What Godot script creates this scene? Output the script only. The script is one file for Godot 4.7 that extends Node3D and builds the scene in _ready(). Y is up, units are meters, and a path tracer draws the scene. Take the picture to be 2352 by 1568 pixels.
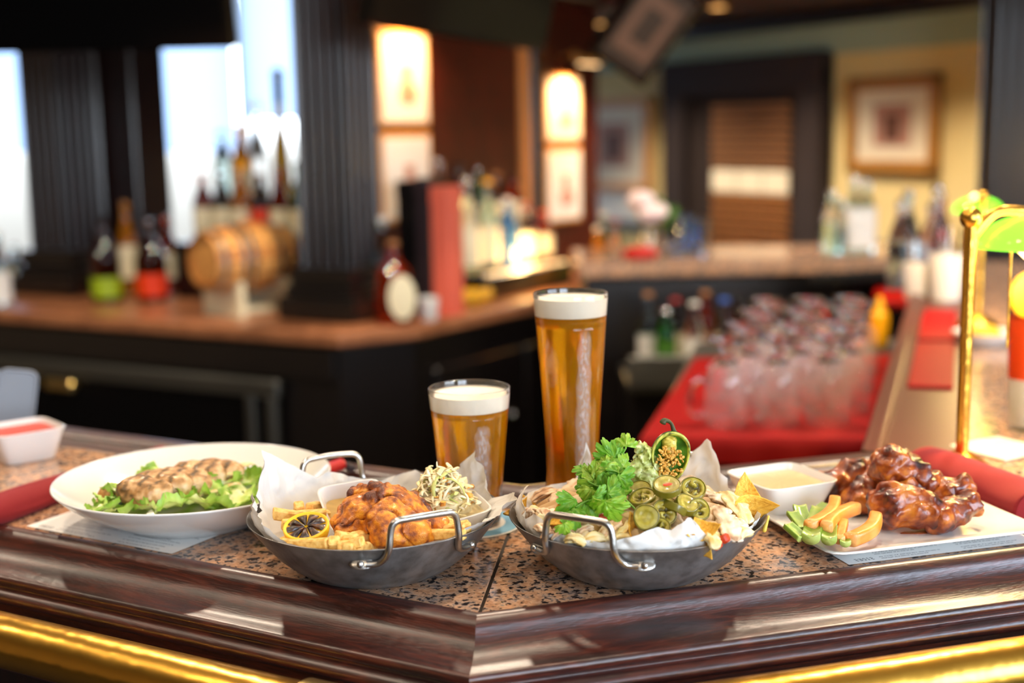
extends Node3D
# A corner of a bar counter set with pub food and two beers, the back bar out of focus behind it.
# World axes: y up, the camera over the origin looking towards -z. Metres.

const CAM := Vector3(0, 1.49, 0)
const F := 3000.0            # focal length in pixels of a 2352 x 1568 frame
const BAR := 1.07            # height of the granite
const BACK := 0.92           # height of the back bar's top

var M := {}
var used := {}
var rng := RandomNumberGenerator.new()
var cam_b: Basis


func _ready() -> void:
	rng.seed = 7
	setup_camera()
	setup_light()
	materials()
	build_shell()
	build_bar()
	build_back_bar()
	build_window_shelf()
	build_far_side()
	build_run_things()
	build_screens()
	build_glasses()
	build_bowl()
	build_left_pan()
	build_right_pan()
	build_wings()
	build_small_things()


# ---------------------------------------------------------------- camera, light
func setup_camera() -> void:
	var pitch := atan(0.161)
	var roll := deg_to_rad(1.07)
	var fwd := Vector3(0, -sin(pitch), -cos(pitch))
	var up := Vector3(0, cos(pitch), -sin(pitch))
	var r := Vector3.RIGHT * cos(roll) - up * sin(roll)
	var u := up * cos(roll) + Vector3.RIGHT * sin(roll)
	cam_b = Basis(r, u, -fwd)
	var c := Camera3D.new()
	c.name = "camera"
	c.fov = rad_to_deg(2.0 * atan(784.0 / F))
	c.near = 0.05
	c.far = 60.0
	var a := CameraAttributesPhysical.new()
	a.frustum_focal_length = 24.0 * F / 1568.0
	a.frustum_focus_distance = 1.235
	a.frustum_near = 0.05
	a.frustum_far = 60.0
	a.exposure_aperture = 2.4
	a.auto_exposure_enabled = false
	c.attributes = a
	add_child(c)
	c.transform = Transform3D(cam_b, CAM)
	c.fov = rad_to_deg(2.0 * atan(784.0 / F))
	c.current = true


func setup_light() -> void:
	var e := Environment.new()
	e.background_mode = Environment.BG_SKY
	var sm := ProceduralSkyMaterial.new()
	sm.sky_top_color = Color(0.72, 0.84, 1.0)
	sm.sky_horizon_color = Color(0.93, 0.97, 1.0)
	sm.ground_horizon_color = Color(0.80, 0.82, 0.82)
	sm.ground_bottom_color = Color(0.45, 0.45, 0.44)
	sm.sky_energy_multiplier = 2.6
	sm.ground_energy_multiplier = 1.6
	var s := Sky.new()
	s.sky_material = sm
	e.sky = s
	e.tonemap_mode = Environment.TONE_MAPPER_LINEAR
	e.tonemap_exposure = 1.32
	e.sdfgi_enabled = true
	e.ssao_enabled = true
	e.ssil_enabled = true
	var w := WorldEnvironment.new()
	w.name = "world_environment"
	w.environment = e
	add_child(w)
	# daylight of the two tall windows behind the guest's seats and beside them
	area("daylight_front", Vector3(1.75, 1.75, 2.85), Vector3(0, 0, -1), Vector2(2.2, 1.9), Color(0.90, 0.95, 1.0), 6.4)
	area("daylight_side", Vector3(3.1, 1.75, 0.6), Vector3(-1, 0, 0), Vector2(2.6, 1.9), Color(0.90, 0.95, 1.0), 5.2)


func area(nm: String, at: Vector3, towards: Vector3, size: Vector2, c: Color, e: float) -> void:
	var l := AreaLight3D.new()
	l.name = nm
	l.area_size = size
	l.light_color = c
	l.light_energy = e
	l.area_range = 30.0
	l.shadow_enabled = true
	add_child(l)
	l.look_at_from_position(at, at + towards, Vector3.UP)


# ---------------------------------------------------------------- pixel -> place
func sight(x: float, y: float) -> Vector3:
	return -cam_b.z + cam_b.x * (x - 1176.0) / F - cam_b.y * (y - 784.0) / F

func on(x: float, y: float, h: float) -> Vector3:      # where that line of sight meets height h
	var d := sight(x, y)
	return CAM + d * ((h - CAM.y) / d.y)

func dz(x: float, y: float, z: float) -> Vector3:      # where it is z metres in front of the camera
	var d := sight(x, y)
	return CAM + d * (z / -d.z)


# ---------------------------------------------------------------- nodes
func numbered(parent: Node, nm: String) -> String:
	var key := str(parent.get_instance_id()) + nm
	var n: int = used.get(key, 0)
	used[key] = n + 1
	return nm if n == 0 else "%s_%03d" % [nm, n]

func thing(nm: String, label: String, cat: String, at := Vector3.ZERO, turn := 0.0, group := "") -> Node3D:
	var o := Node3D.new()
	o.name = numbered(self, nm)
	add_child(o, true)
	o.position = at
	o.rotation.y = turn
	tag(o, label, cat, group)
	return o

func tag(o: Node, label: String, cat := "", group := "", kind := "") -> Node:
	if label: o.set_meta("label", label)
	if cat: o.set_meta("category", cat)
	if group: o.set_meta("group", group)
	if kind: o.set_meta("kind", kind)
	return o

func part(p: Node, nm: String, mesh: Mesh, m: Material, at := Vector3.ZERO, rot := Vector3.ZERO) -> MeshInstance3D:
	var o := MeshInstance3D.new()
	o.name = numbered(p, nm)
	o.mesh = mesh
	o.material_override = m
	o.cast_shadow = GeometryInstance3D.SHADOW_CASTING_SETTING_ON
	p.add_child(o, true)
	o.position = at
	o.rotation = rot
	return o

func solo(nm: String, label: String, cat: String, mesh: Mesh, m: Material, at := Vector3.ZERO, rot := Vector3.ZERO, group := "") -> MeshInstance3D:
	var o := part(self, nm, mesh, m, at, rot)
	tag(o, label, cat, group)
	return o

func shell(nm: String, mesh: Mesh, m: Material, at := Vector3.ZERO, rot := Vector3.ZERO) -> MeshInstance3D:
	var o := part(self, nm, mesh, m, at, rot)
	o.set_meta("kind", "structure")
	return o

func copy_of(o: Node3D, label := "", group := "") -> Node3D:
	var c: Node3D = o.duplicate()
	c.name = numbered(self, str(o.name).rstrip("0123456789").trim_suffix("_"))
	add_child(c, true)
	if label: c.set_meta("label", label)
	if group: c.set_meta("group", group)
	return c


# ---------------------------------------------------------------- meshes
func mk(v: PackedVector3Array, ix: PackedInt32Array, closed := true, col := PackedColorArray(), uv := PackedVector2Array()) -> ArrayMesh:
	if closed:
		var vol := 0.0
		for t in range(0, ix.size(), 3):
			vol += v[ix[t]].dot(v[ix[t + 1]].cross(v[ix[t + 2]]))
		if vol > 0.0:
			for t in range(0, ix.size(), 3):
				var k := ix[t + 1]
				ix[t + 1] = ix[t + 2]
				ix[t + 2] = k
	var n := PackedVector3Array()
	n.resize(v.size())
	for t in range(0, ix.size(), 3):
		var a := ix[t]
		var b := ix[t + 1]
		var c := ix[t + 2]
		var f := (v[c] - v[a]).cross(v[b] - v[a])
		n[a] += f
		n[b] += f
		n[c] += f
	for i in n.size():
		n[i] = n[i].normalized() if n[i].length_squared() > 0.0 else Vector3.UP
	var arr := []
	arr.resize(Mesh.ARRAY_MAX)
	arr[Mesh.ARRAY_VERTEX] = v
	arr[Mesh.ARRAY_NORMAL] = n
	arr[Mesh.ARRAY_INDEX] = ix
	if col.size() == v.size() and v.size() > 0: arr[Mesh.ARRAY_COLOR] = col
	if uv.size() == v.size() and v.size() > 0: arr[Mesh.ARRAY_TEX_UV] = uv
	var m := ArrayMesh.new()
	m.add_surface_from_arrays(Mesh.PRIMITIVE_TRIANGLES, arr)
	return m

func flat(v: PackedVector3Array, ix: PackedInt32Array, closed := true) -> ArrayMesh:
	var w := PackedVector3Array()
	var jx := PackedInt32Array()
	for i in ix:
		jx.append(w.size())
		w.append(v[i])
	return mk(w, jx, closed)

func grid(rows: Array, wrap := false, closed := false, uvs := Vector2.ZERO, cols := PackedColorArray()) -> ArrayMesh:
	var nj: int = rows[0].size()
	var v := PackedVector3Array()
	var uv := PackedVector2Array()
	var ix := PackedInt32Array()
	for i in rows.size():
		v.append_array(rows[i])
		if uvs != Vector2.ZERO:
			for j in nj:
				uv.append(Vector2(float(j) / (nj - 1) * uvs.x, float(i) / (rows.size() - 1) * uvs.y))
	for i in rows.size() - 1:
		for j in (nj if wrap else nj - 1):
			var a := i * nj + j
			var b := i * nj + (j + 1) % nj
			ix.append_array([a, b, a + nj, b, b + nj, a + nj])
	return mk(v, ix, closed, cols, uv)

func ring(r: float, y: float, seg: int) -> PackedVector3Array:
	var p := PackedVector3Array()
	for j in seg:
		var a := TAU * j / seg
		p.append(Vector3(r * sin(a), y, r * cos(a)))
	return p

func lathe(prof: Array, seg := 48) -> ArrayMesh:         # [radius, height] pairs; repeat a point for a sharp edge
	var rows := []
	for p in prof:
		rows.append(ring(maxf(p[0], 1e-5), p[1], seg))
	return grid(rows, true, true)

func curve(p: PackedVector3Array, n := 6) -> PackedVector3Array:
	var o := PackedVector3Array()
	for i in p.size() - 1:
		var a := p[maxi(i - 1, 0)]
		var d := p[mini(i + 2, p.size() - 1)]
		for k in n:
			o.append(p[i].cubic_interpolate(p[i + 1], a, d, float(k) / n))
	o.append(p[p.size() - 1])
	return o

func tube(path: PackedVector3Array, r: Variant, seg := 10, squash := 1.0) -> ArrayMesh:
	var rows := []
	var t0 := (path[1] - path[0]).normalized()
	var side := t0.cross(Vector3.UP)
	if side.length() < 0.05: side = t0.cross(Vector3.RIGHT)
	side = side.normalized()
	var n := path.size()
	for i in n:
		var t := (path[mini(i + 1, n - 1)] - path[maxi(i - 1, 0)]).normalized()
		side = (side - t * side.dot(t)).normalized()
		var up := side.cross(t)
		var rr: float = r if r is float else r[i]
		var row := PackedVector3Array()
		for j in seg:
			var a := TAU * j / seg
			row.append(path[i] + (side * cos(a) + up * sin(a) * squash) * rr)
		if i == 0: rows.append(fill(path[0], seg))
		if i == 0: rows.append(row.duplicate())
		rows.append(row)
		if i == n - 1:
			rows.append(row.duplicate())
			rows.append(fill(path[i], seg))
	return grid(rows, true, true)

func fill(p: Vector3, n: int) -> PackedVector3Array:
	var o := PackedVector3Array()
	o.resize(n)
	o.fill(p)
	return o

func cbox(sx: float, sy: float, sz: float, r := 0.003) -> ArrayMesh:
	r = minf(r, 0.45 * minf(sx, minf(sy, sz)))
	var v := PackedVector3Array()
	for i in 8:
		var s := Vector3(1 if i & 1 else -1, 1 if i & 2 else -1, 1 if i & 4 else -1)
		var h := Vector3(sx, sy, sz) * 0.5
		v.append(s * (h - Vector3(0, r, r)))
		v.append(s * (h - Vector3(r, 0, r)))
		v.append(s * (h - Vector3(r, r, 0)))
	var ix := PackedInt32Array()
	var quad := func(a: int, b: int, c: int, d: int, out: Vector3) -> void:
		var nn := (v[c] - v[a]).cross(v[b] - v[a])
		if nn.dot(out) >= 0.0: ix.append_array([a, b, c, a, c, d])
		else: ix.append_array([a, c, b, a, d, c])
	for ax in 3:
		var b1 := 1 << ((ax + 1) % 3)
		var b2 := 1 << ((ax + 2) % 3)
		for s in 2:
			var o := (1 << ax) * s
			var dir := Vector3.ZERO
			dir[ax] = 1.0 if s else -1.0
			quad.call(o * 3 + ax, (o | b1) * 3 + ax, (o | b1 | b2) * 3 + ax, (o | b2) * 3 + ax, dir)
		for s1 in 2:
			for s2 in 2:
				var o := b1 * s1 + b2 * s2
				var e := o | (1 << ax)
				var dir := Vector3.ZERO
				dir[(ax + 1) % 3] = 1.0 if s1 else -1.0
				dir[(ax + 2) % 3] = 1.0 if s2 else -1.0
				var i1 := (ax + 1) % 3
				var i2 := (ax + 2) % 3
				quad.call(o * 3 + i1, e * 3 + i1, e * 3 + i2, o * 3 + i2, dir)
	for i in 8:
		var dir := v[i * 3]
		var nn := (v[i * 3 + 2] - v[i * 3]).cross(v[i * 3 + 1] - v[i * 3])
		ix.append_array([i * 3, i * 3 + 1, i * 3 + 2] if nn.dot(dir) >= 0.0 else [i * 3, i * 3 + 2, i * 3 + 1])
	return flat(v, ix, false)

func box_between(a: Vector3, b: Vector3, r := 0.002) -> Array:        # [mesh, centre]
	var s := (b - a).abs()
	return [cbox(s.x, s.y, s.z, r), (a + b) * 0.5]

func inset(poly: PackedVector2Array, d: float) -> PackedVector2Array:
	var o := PackedVector2Array()
	var n := poly.size()
	var turn := 0.0
	for i in n: turn += poly[i].cross(poly[(i + 1) % n])
	var s := 1.0 if turn > 0.0 else -1.0
	for i in n:
		var e := (poly[i] - poly[(i + n - 1) % n]).normalized()
		var f := (poly[(i + 1) % n] - poly[i]).normalized()
		var p := Vector2(-e.y, e.x) * s
		var q := Vector2(-f.y, f.x) * s
		o.append(poly[i] + (p + q) * d / maxf(1.0 + p.dot(q), 0.2))
	return o

func prism(poly: PackedVector2Array, y0: float, y1: float, bev := 0.0) -> ArrayMesh:   # poly in (x, z)
	var n := poly.size()
	var v := PackedVector3Array()
	var rings := [[poly, y0], [poly, y1]]
	if bev > 0.0:
		var p := inset(poly, bev)
		rings = [[p, y0], [poly, y0 + bev], [poly, y1 - bev], [p, y1]]
	for r in rings:
		for q in r[0]: v.append(Vector3(q.x, r[1], q.y))
	var ix := PackedInt32Array()
	for k in rings.size() - 1:
		for i in n:
			var a := k * n + i
			var b := k * n + (i + 1) % n
			ix.append_array([a, b, a + n, b, b + n, a + n])
	var tri := Geometry2D.triangulate_polygon(poly)
	var top := (rings.size() - 1) * n
	var turn := 0.0
	for i in n: turn += poly[i].cross(poly[(i + 1) % n])
	for t in range(0, tri.size(), 3):
		var w := (poly[tri[t + 1]] - poly[tri[t]]).cross(poly[tri[t + 2]] - poly[tri[t]])
		var o: Array = [tri[t], tri[t + 1], tri[t + 2]] if w * turn > 0 else [tri[t], tri[t + 2], tri[t + 1]]
		ix.append_array([o[0], o[2], o[1], top + o[0], top + o[1], top + o[2]])
	return flat(v, ix, true)

func join(list: Array) -> ArrayMesh:                     # [mesh, transform] pairs
	var st := SurfaceTool.new()
	st.begin(Mesh.PRIMITIVE_TRIANGLES)
	for e in list:
		st.append_from(e[0], 0, e[1])
	return st.commit()

func xf(at: Vector3, rot := Vector3.ZERO, s := Vector3.ONE) -> Transform3D:
	return Transform3D(Basis.from_euler(rot).scaled_local(s), at)

func ball(r: Vector3, seg := 16, amp := 0.0, freq := 60.0, sd := 1, tint: Variant = null) -> ArrayMesh:
	var rows := []
	var nz := noise(freq, sd)
	var cols := PackedColorArray()
	for i in seg / 2 + 1:
		var row := PackedVector3Array()
		var th := PI * i / (seg / 2)
		for j in seg:
			var a := TAU * j / seg
			var d := Vector3(sin(th) * sin(a), cos(th), sin(th) * cos(a))
			if i == 0 or i == seg / 2: d = Vector3(0, cos(th), 0)
			var p := d * r
			var k := nz.get_noise_3dv(p)
			row.append(p + d * amp * k)
			if tint: cols.append(tint.call(p, k))
		rows.append(row)
	return grid(rows, true, true, Vector2.ZERO, cols)

func noise(freq: float, sd := 1, oct := 3) -> FastNoiseLite:
	var n := FastNoiseLite.new()
	n.noise_type = FastNoiseLite.TYPE_SIMPLEX_SMOOTH
	n.seed = sd
	n.frequency = freq
	n.fractal_octaves = oct
	return n

func nets(f: Callable, lo: Vector3, hi: Vector3, c: float, tint: Variant = null) -> ArrayMesh:   # skin of f < 0
	var nx := int((hi.x - lo.x) / c) + 2
	var ny := int((hi.y - lo.y) / c) + 2
	var nz := int((hi.z - lo.z) / c) + 2
	var val := PackedFloat32Array()
	val.resize(nx * ny * nz)
	var k := 0
	for z in nz:
		for y in ny:
			for x in nx:
				val[k] = f.call(lo + Vector3(x, y, z) * c)
				k += 1
	var at := PackedInt32Array()
	at.resize(nx * ny * nz)
	at.fill(-1)
	var v := PackedVector3Array()
	var off := PackedInt32Array([0, 1, nx, nx + 1, nx * ny, nx * ny + 1, nx * ny + nx, nx * ny + nx + 1])
	var edges := [0, 1, 2, 3, 4, 5, 6, 7, 0, 2, 1, 3, 4, 6, 5, 7, 0, 4, 1, 5, 2, 6, 3, 7]
	for z in nz - 1:
		for y in ny - 1:
			for x in nx - 1:
				var b := (z * ny + y) * nx + x
				var m := 0
				for i in 8:
					if val[b + off[i]] < 0.0: m |= 1 << i
				if m == 0 or m == 255: continue
				var s := Vector3.ZERO
				var cnt := 0
				for e in 12:
					var p: int = edges[e * 2]
					var q: int = edges[e * 2 + 1]
					if ((m >> p) & 1) == ((m >> q) & 1): continue
					var va := val[b + off[p]]
					var vb := val[b + off[q]]
					var t := va / (va - vb)
					var pa := Vector3(p & 1, (p >> 1) & 1, p >> 2)
					var pb := Vector3(q & 1, (q >> 1) & 1, q >> 2)
					s += pa.lerp(pb, t)
					cnt += 1
				at[b] = v.size()
				v.append(lo + (Vector3(x, y, z) + s / cnt) * c)
	var ix := PackedInt32Array()
	var step := [1, nx, nx * ny]
	for z in range(1, nz - 1):
		for y in range(1, ny - 1):
			for x in range(1, nx - 1):
				var b := (z * ny + y) * nx + x
				var s0 := val[b] < 0.0
				for ax in 3:
					if s0 == (val[b + step[ax]] < 0.0): continue
					var u: int = step[(ax + 1) % 3]
					var w: int = step[(ax + 2) % 3]
					var q0 := at[b]
					var q1 := at[b - u]
					var q2 := at[b - u - w]
					var q3 := at[b - w]
					if mini(mini(q0, q1), mini(q2, q3)) < 0: continue
					if s0: ix.append_array([q0, q2, q1, q0, q3, q2])
					else: ix.append_array([q0, q1, q2, q0, q2, q3])
	var col := PackedColorArray()
	if tint:
		for p in v: col.append(tint.call(p))
	return mk(v, ix, true, col)

func cap_d(p: Vector3, a: Vector3, b: Vector3, ra: float, rb: float) -> float:
	var ab := b - a
	var h := clampf((p - a).dot(ab) / ab.length_squared(), 0.0, 1.0)
	return p.distance_to(a + ab * h) - lerpf(ra, rb, h)

func smin(a: float, b: float, k: float) -> float:
	var h := maxf(k - absf(a - b), 0.0) / k
	return minf(a, b) - h * h * k * 0.25


# ---------------------------------------------------------------- materials
func mat(nm: String, c: Color, rough := 0.5, metal := 0.0) -> StandardMaterial3D:
	var m := StandardMaterial3D.new()
	m.resource_name = nm
	m.albedo_color = c
	m.roughness = rough
	m.metallic = metal
	M[nm] = m
	return m

func glass(nm: String, c: Color, scale := 0.05, rough := 0.0) -> StandardMaterial3D:   # solid glass: alpha is what stays opaque
	var m := mat(nm, c, rough)
	m.refraction_enabled = true
	m.refraction_scale = scale
	return m

func tex_noise(freq: float, sd: int, ramp: Gradient = null, normal := false, oct := 4, size := 512, bump := 4.0) -> NoiseTexture2D:
	var t := NoiseTexture2D.new()
	t.width = size
	t.height = size
	t.seamless = true
	t.noise = noise(freq, sd, oct)
	if ramp: t.color_ramp = ramp
	if normal:
		t.as_normal_map = true
		t.bump_strength = bump
	return t

func ramp(list: Array) -> Gradient:                      # [offset, colour] pairs
	var g := Gradient.new()
	var o := PackedFloat32Array()
	var c := PackedColorArray()
	for e in list:
		o.append(e[0])
		c.append(e[1])
	g.offsets = o
	g.colors = c
	return g

func tri(m: StandardMaterial3D, scale: Vector3, world := false) -> StandardMaterial3D:
	m.uv1_triplanar = true
	m.uv1_world_triplanar = world
	m.uv1_scale = scale
	return m

func vcol(m: StandardMaterial3D) -> StandardMaterial3D:
	m.vertex_color_use_as_albedo = true
	return m

func bumpy(m: StandardMaterial3D, t: Texture2D, k: float) -> StandardMaterial3D:
	m.normal_enabled = true
	m.normal_texture = t
	m.normal_scale = k
	return m

func granite_image() -> ImageTexture:
	var s := 768
	var a := noise(0.055, 11, 3).get_seamless_image(s, s).get_data()
	var b := noise(0.043, 23, 3).get_seamless_image(s, s).get_data()
	var d := noise(0.016, 5, 2).get_seamless_image(s, s).get_data()
	var o := PackedByteArray()
	o.resize(s * s * 3)
	for i in s * s:
		var x := a[i] / 255.0
		var y := b[i] / 255.0
		var z := d[i] / 255.0
		var r := 214.0 + (x - 0.5) * 70.0
		var g := 170.0 + (x - 0.5) * 70.0 + (z - 0.5) * 30.0
		var u := 136.0 + (x - 0.5) * 60.0 + (z - 0.5) * 50.0
		var grey := clampf((z * 0.5 + x * 0.5 - 0.56) * 14.0, 0.0, 1.0)
		r = lerpf(r, 150.0, grey)
		g = lerpf(g, 132.0, grey)
		u = lerpf(u, 122.0, grey)
		var dark := clampf((y * 0.62 + x * 0.24 + z * 0.22 - 0.572) * 8.0, 0.0, 1.0)
		r = lerpf(r, 34.0, dark)
		g = lerpf(g, 28.0, dark)
		u = lerpf(u, 30.0, dark)
		o[i * 3] = int(clampf(r, 0, 255))
		o[i * 3 + 1] = int(clampf(g, 0, 255))
		o[i * 3 + 2] = int(clampf(u, 0, 255))
	return ImageTexture.create_from_image(Image.create_from_data(s, s, false, Image.FORMAT_RGB8, o))

func menu_image(sd: int) -> ImageTexture:                # the page lies with its head towards the guest's edge, so its print stands upside down
	var n := 1024
	var im := Image.create(n, n, false, Image.FORMAT_RGB8)
	var white := Color(0.93, 0.93, 0.92)
	im.fill(white)
	var g := RandomNumberGenerator.new()
	g.seed = sd
	var ink := Color(0.20, 0.20, 0.23)
	for colm in 2:
		var y := 22
		while y < 960:
			var x := 190 + colm * 440
			var end := x + 180 + g.randi() % 170
			while x < end:
				var w := 6 + g.randi() % 26
				for k in range(0, w, 5): im.fill_rect(Rect2i(x + k, y + g.randi() % 3, 3, 6), ink)
				x += w + 7
			y += 18 if g.randf() < 0.7 else 34
	var letters := {"S": [15, 16, 14, 1, 30], "I": [14, 4, 4, 4, 14], "D": [30, 17, 17, 17, 30], "E": [31, 16, 30, 16, 31]}
	for p in [Vector2i(150, 44), Vector2i(140, 420)]:
		im.fill_rect(Rect2i(p.x - 115, p.y - 34, 150, 60), white)
		var k := 0
		for ch in "SIDES":
			for row in 5:
				for bit in 5:
					if (letters[ch][row] >> (4 - bit)) & 1:
						im.fill_rect(Rect2i(p.x - k * 20 - bit * 3, p.y - row * 5, 3, 5), ink)
			k += 1
	return ImageTexture.create_from_image(im)

func materials() -> void:
	var bump_fine := tex_noise(0.09, 3, null, true, 4, 512, 3.0)
	var bump_soft := tex_noise(0.02, 9, null, true, 3, 512, 6.0)
	var grain := tex_noise(0.012, 41, ramp([[0.0, Color(0.10, 0.03, 0.018)], [0.38, Color(0.22, 0.08, 0.045)], [0.5, Color(0.32, 0.13, 0.07)], [0.62, Color(0.19, 0.065, 0.038)], [1.0, Color(0.37, 0.16, 0.085)]]), false, 5)
	var wood := mat("cherry_wood", Color(0.95, 0.9, 0.9), 0.4)
	wood.albedo_texture = grain
	wood.uv1_scale = Vector3(0.9, 9.0, 1.0)
	wood.clearcoat_enabled = true
	wood.clearcoat = 0.75
	wood.clearcoat_roughness = 0.30
	var scratch := tex_noise(0.05, 77, null, true, 5, 1024, 3.0)
	bumpy(wood, scratch, 0.55)
	var dark := mat("dark_wood", Color(0.42, 0.36, 0.36), 0.35)
	dark.albedo_texture = grain
	tri(dark, Vector3(7.0, 0.9, 7.0))
	dark.clearcoat_enabled = true
	dark.clearcoat = 0.5
	dark.clearcoat_roughness = 0.22
	var black := mat("black_wood", Color(0.06, 0.045, 0.045), 0.3)
	black.clearcoat_enabled = true
	black.clearcoat = 0.5
	black.clearcoat_roughness = 0.25
	var red := mat("red_wood", Color(1.0, 0.8, 0.75), 0.4)
	red.albedo_texture = grain
	tri(red, Vector3(7.0, 0.9, 7.0))
	var top := mat("counter_wood", Color(1.0, 1.0, 1.0), 0.32)
	top.albedo_texture = tex_noise(0.012, 43, ramp([[0.0, Color(0.40, 0.24, 0.15)], [0.5, Color(0.64, 0.42, 0.28)], [1.0, Color(0.50, 0.31, 0.2)]]), false, 5)
	tri(top, Vector3(1.0, 1.0, 1.0), true)
	var gr := mat("granite", Color(0.93, 0.93, 0.93), 0.13)
	gr.albedo_texture = granite_image()
	tri(gr, Vector3(3.3, 3.3, 3.3), true)
	mat("joint", Color(0.16, 0.11, 0.06), 0.7)
	var brass := mat("brass", Color(0.94, 0.72, 0.30), 0.27, 1.0)
	bumpy(tri(brass, Vector3(2, 2, 2)), bump_soft, 0.18)
	mat("brass_cap", Color(0.86, 0.74, 0.48), 0.3, 1.0)
	var steel := mat("pan_steel", Color(0.68, 0.67, 0.66), 0.38, 0.70)
	steel.albedo_texture = tex_noise(0.018, 61, ramp([[0.0, Color(0.42, 0.40, 0.38)], [0.45, Color(0.72, 0.71, 0.70)], [1.0, Color(0.92, 0.92, 0.93)]]), false, 5)
	bumpy(tri(steel, Vector3(5, 5, 5)), bump_fine, 0.12)
	var rod := mat("rod_steel", Color(0.74, 0.73, 0.71), 0.3, 1.0)
	bumpy(tri(rod, Vector3(9, 9, 9)), bump_fine, 0.2)
	mat("stainless", Color(0.72, 0.74, 0.76), 0.28, 1.0)
	mat("stainless_dull", Color(0.42, 0.42, 0.40), 0.5, 1.0)
	mat("chrome", Color(0.9, 0.9, 0.9), 0.08, 1.0)
	var china := mat("white_china", Color(0.90, 0.89, 0.87), 0.16)
	china.clearcoat_enabled = true
	china.clearcoat = 0.3
	china.clearcoat_roughness = 0.05
	var paper := mat("parchment", Color(0.85, 0.84, 0.82), 0.75)
	paper.backlight_enabled = true
	paper.backlight = Color(0.45, 0.43, 0.40)
	paper.cull_mode = BaseMaterial3D.CULL_DISABLED
	bumpy(tri(paper, Vector3(7, 7, 7)), bump_soft, 0.15)
	for k in 2:
		var mp := mat("menu_%d" % k, Color(1, 1, 1), 0.5)
		mp.albedo_texture = menu_image(5 + k)
	var cloth := mat("red_cloth", Color(0.52, 0.035, 0.06), 0.9)
	cloth.rim_enabled = true
	cloth.rim = 0.6
	cloth.rim_tint = 0.6
	bumpy(tri(cloth, Vector3(14, 14, 14)), bump_fine, 0.5)
	mat("red_rubber", Color(0.52, 0.035, 0.04), 0.6)
	mat("black_rubber", Color(0.03, 0.03, 0.035), 0.5)
	glass("clear_glass", Color(1, 1, 1, 0.0))
	glass("pale_glass", Color(0.86, 0.96, 0.95, 0.0))
	glass("green_glass", Color(0.1, 0.45, 0.18, 0.1))
	glass("blue_glass", Color(0.35, 0.6, 0.85, 0.25))
	glass("smoke_blue", Color(0.80, 0.88, 0.97, 0.0))
	var pane := mat("mug_pane", Color(1, 1, 1, 0.085), 0.02)
	pane.transparency = BaseMaterial3D.TRANSPARENCY_ALPHA
	pane.cull_mode = BaseMaterial3D.CULL_DISABLED
	glass("amber_glass", Color(0.75, 0.22, 0.03, 0.12))
	glass("gold_glass", Color(0.95, 0.62, 0.08, 0.2))
	glass("olive_glass", Color(0.72, 0.56, 0.02, 0.5))
	glass("brown_glass", Color(0.25, 0.07, 0.02, 0.2))
	glass("beer", Color(1.0, 0.67, 0.08, 0.36), 0.033)
	var foam := mat("foam", Color(0.97, 0.93, 0.85), 0.7)
	bumpy(tri(foam, Vector3(30, 30, 30)), bump_fine, 0.3)
	var frost := mat("frost", Color(0.80, 0.74, 0.70, 1.0), 0.55)
	frost.transparency = BaseMaterial3D.TRANSPARENCY_ALPHA
	vcol(frost)
	frost.albedo_texture = tex_noise(0.03, 19, ramp([[0.0, Color(1, 1, 1, 0.08)], [0.42, Color(1, 1, 1, 0.30)], [1.0, Color(1, 1, 1, 0.85)]]), false, 5)
	tri(frost, Vector3(22, 7, 22))
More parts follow.
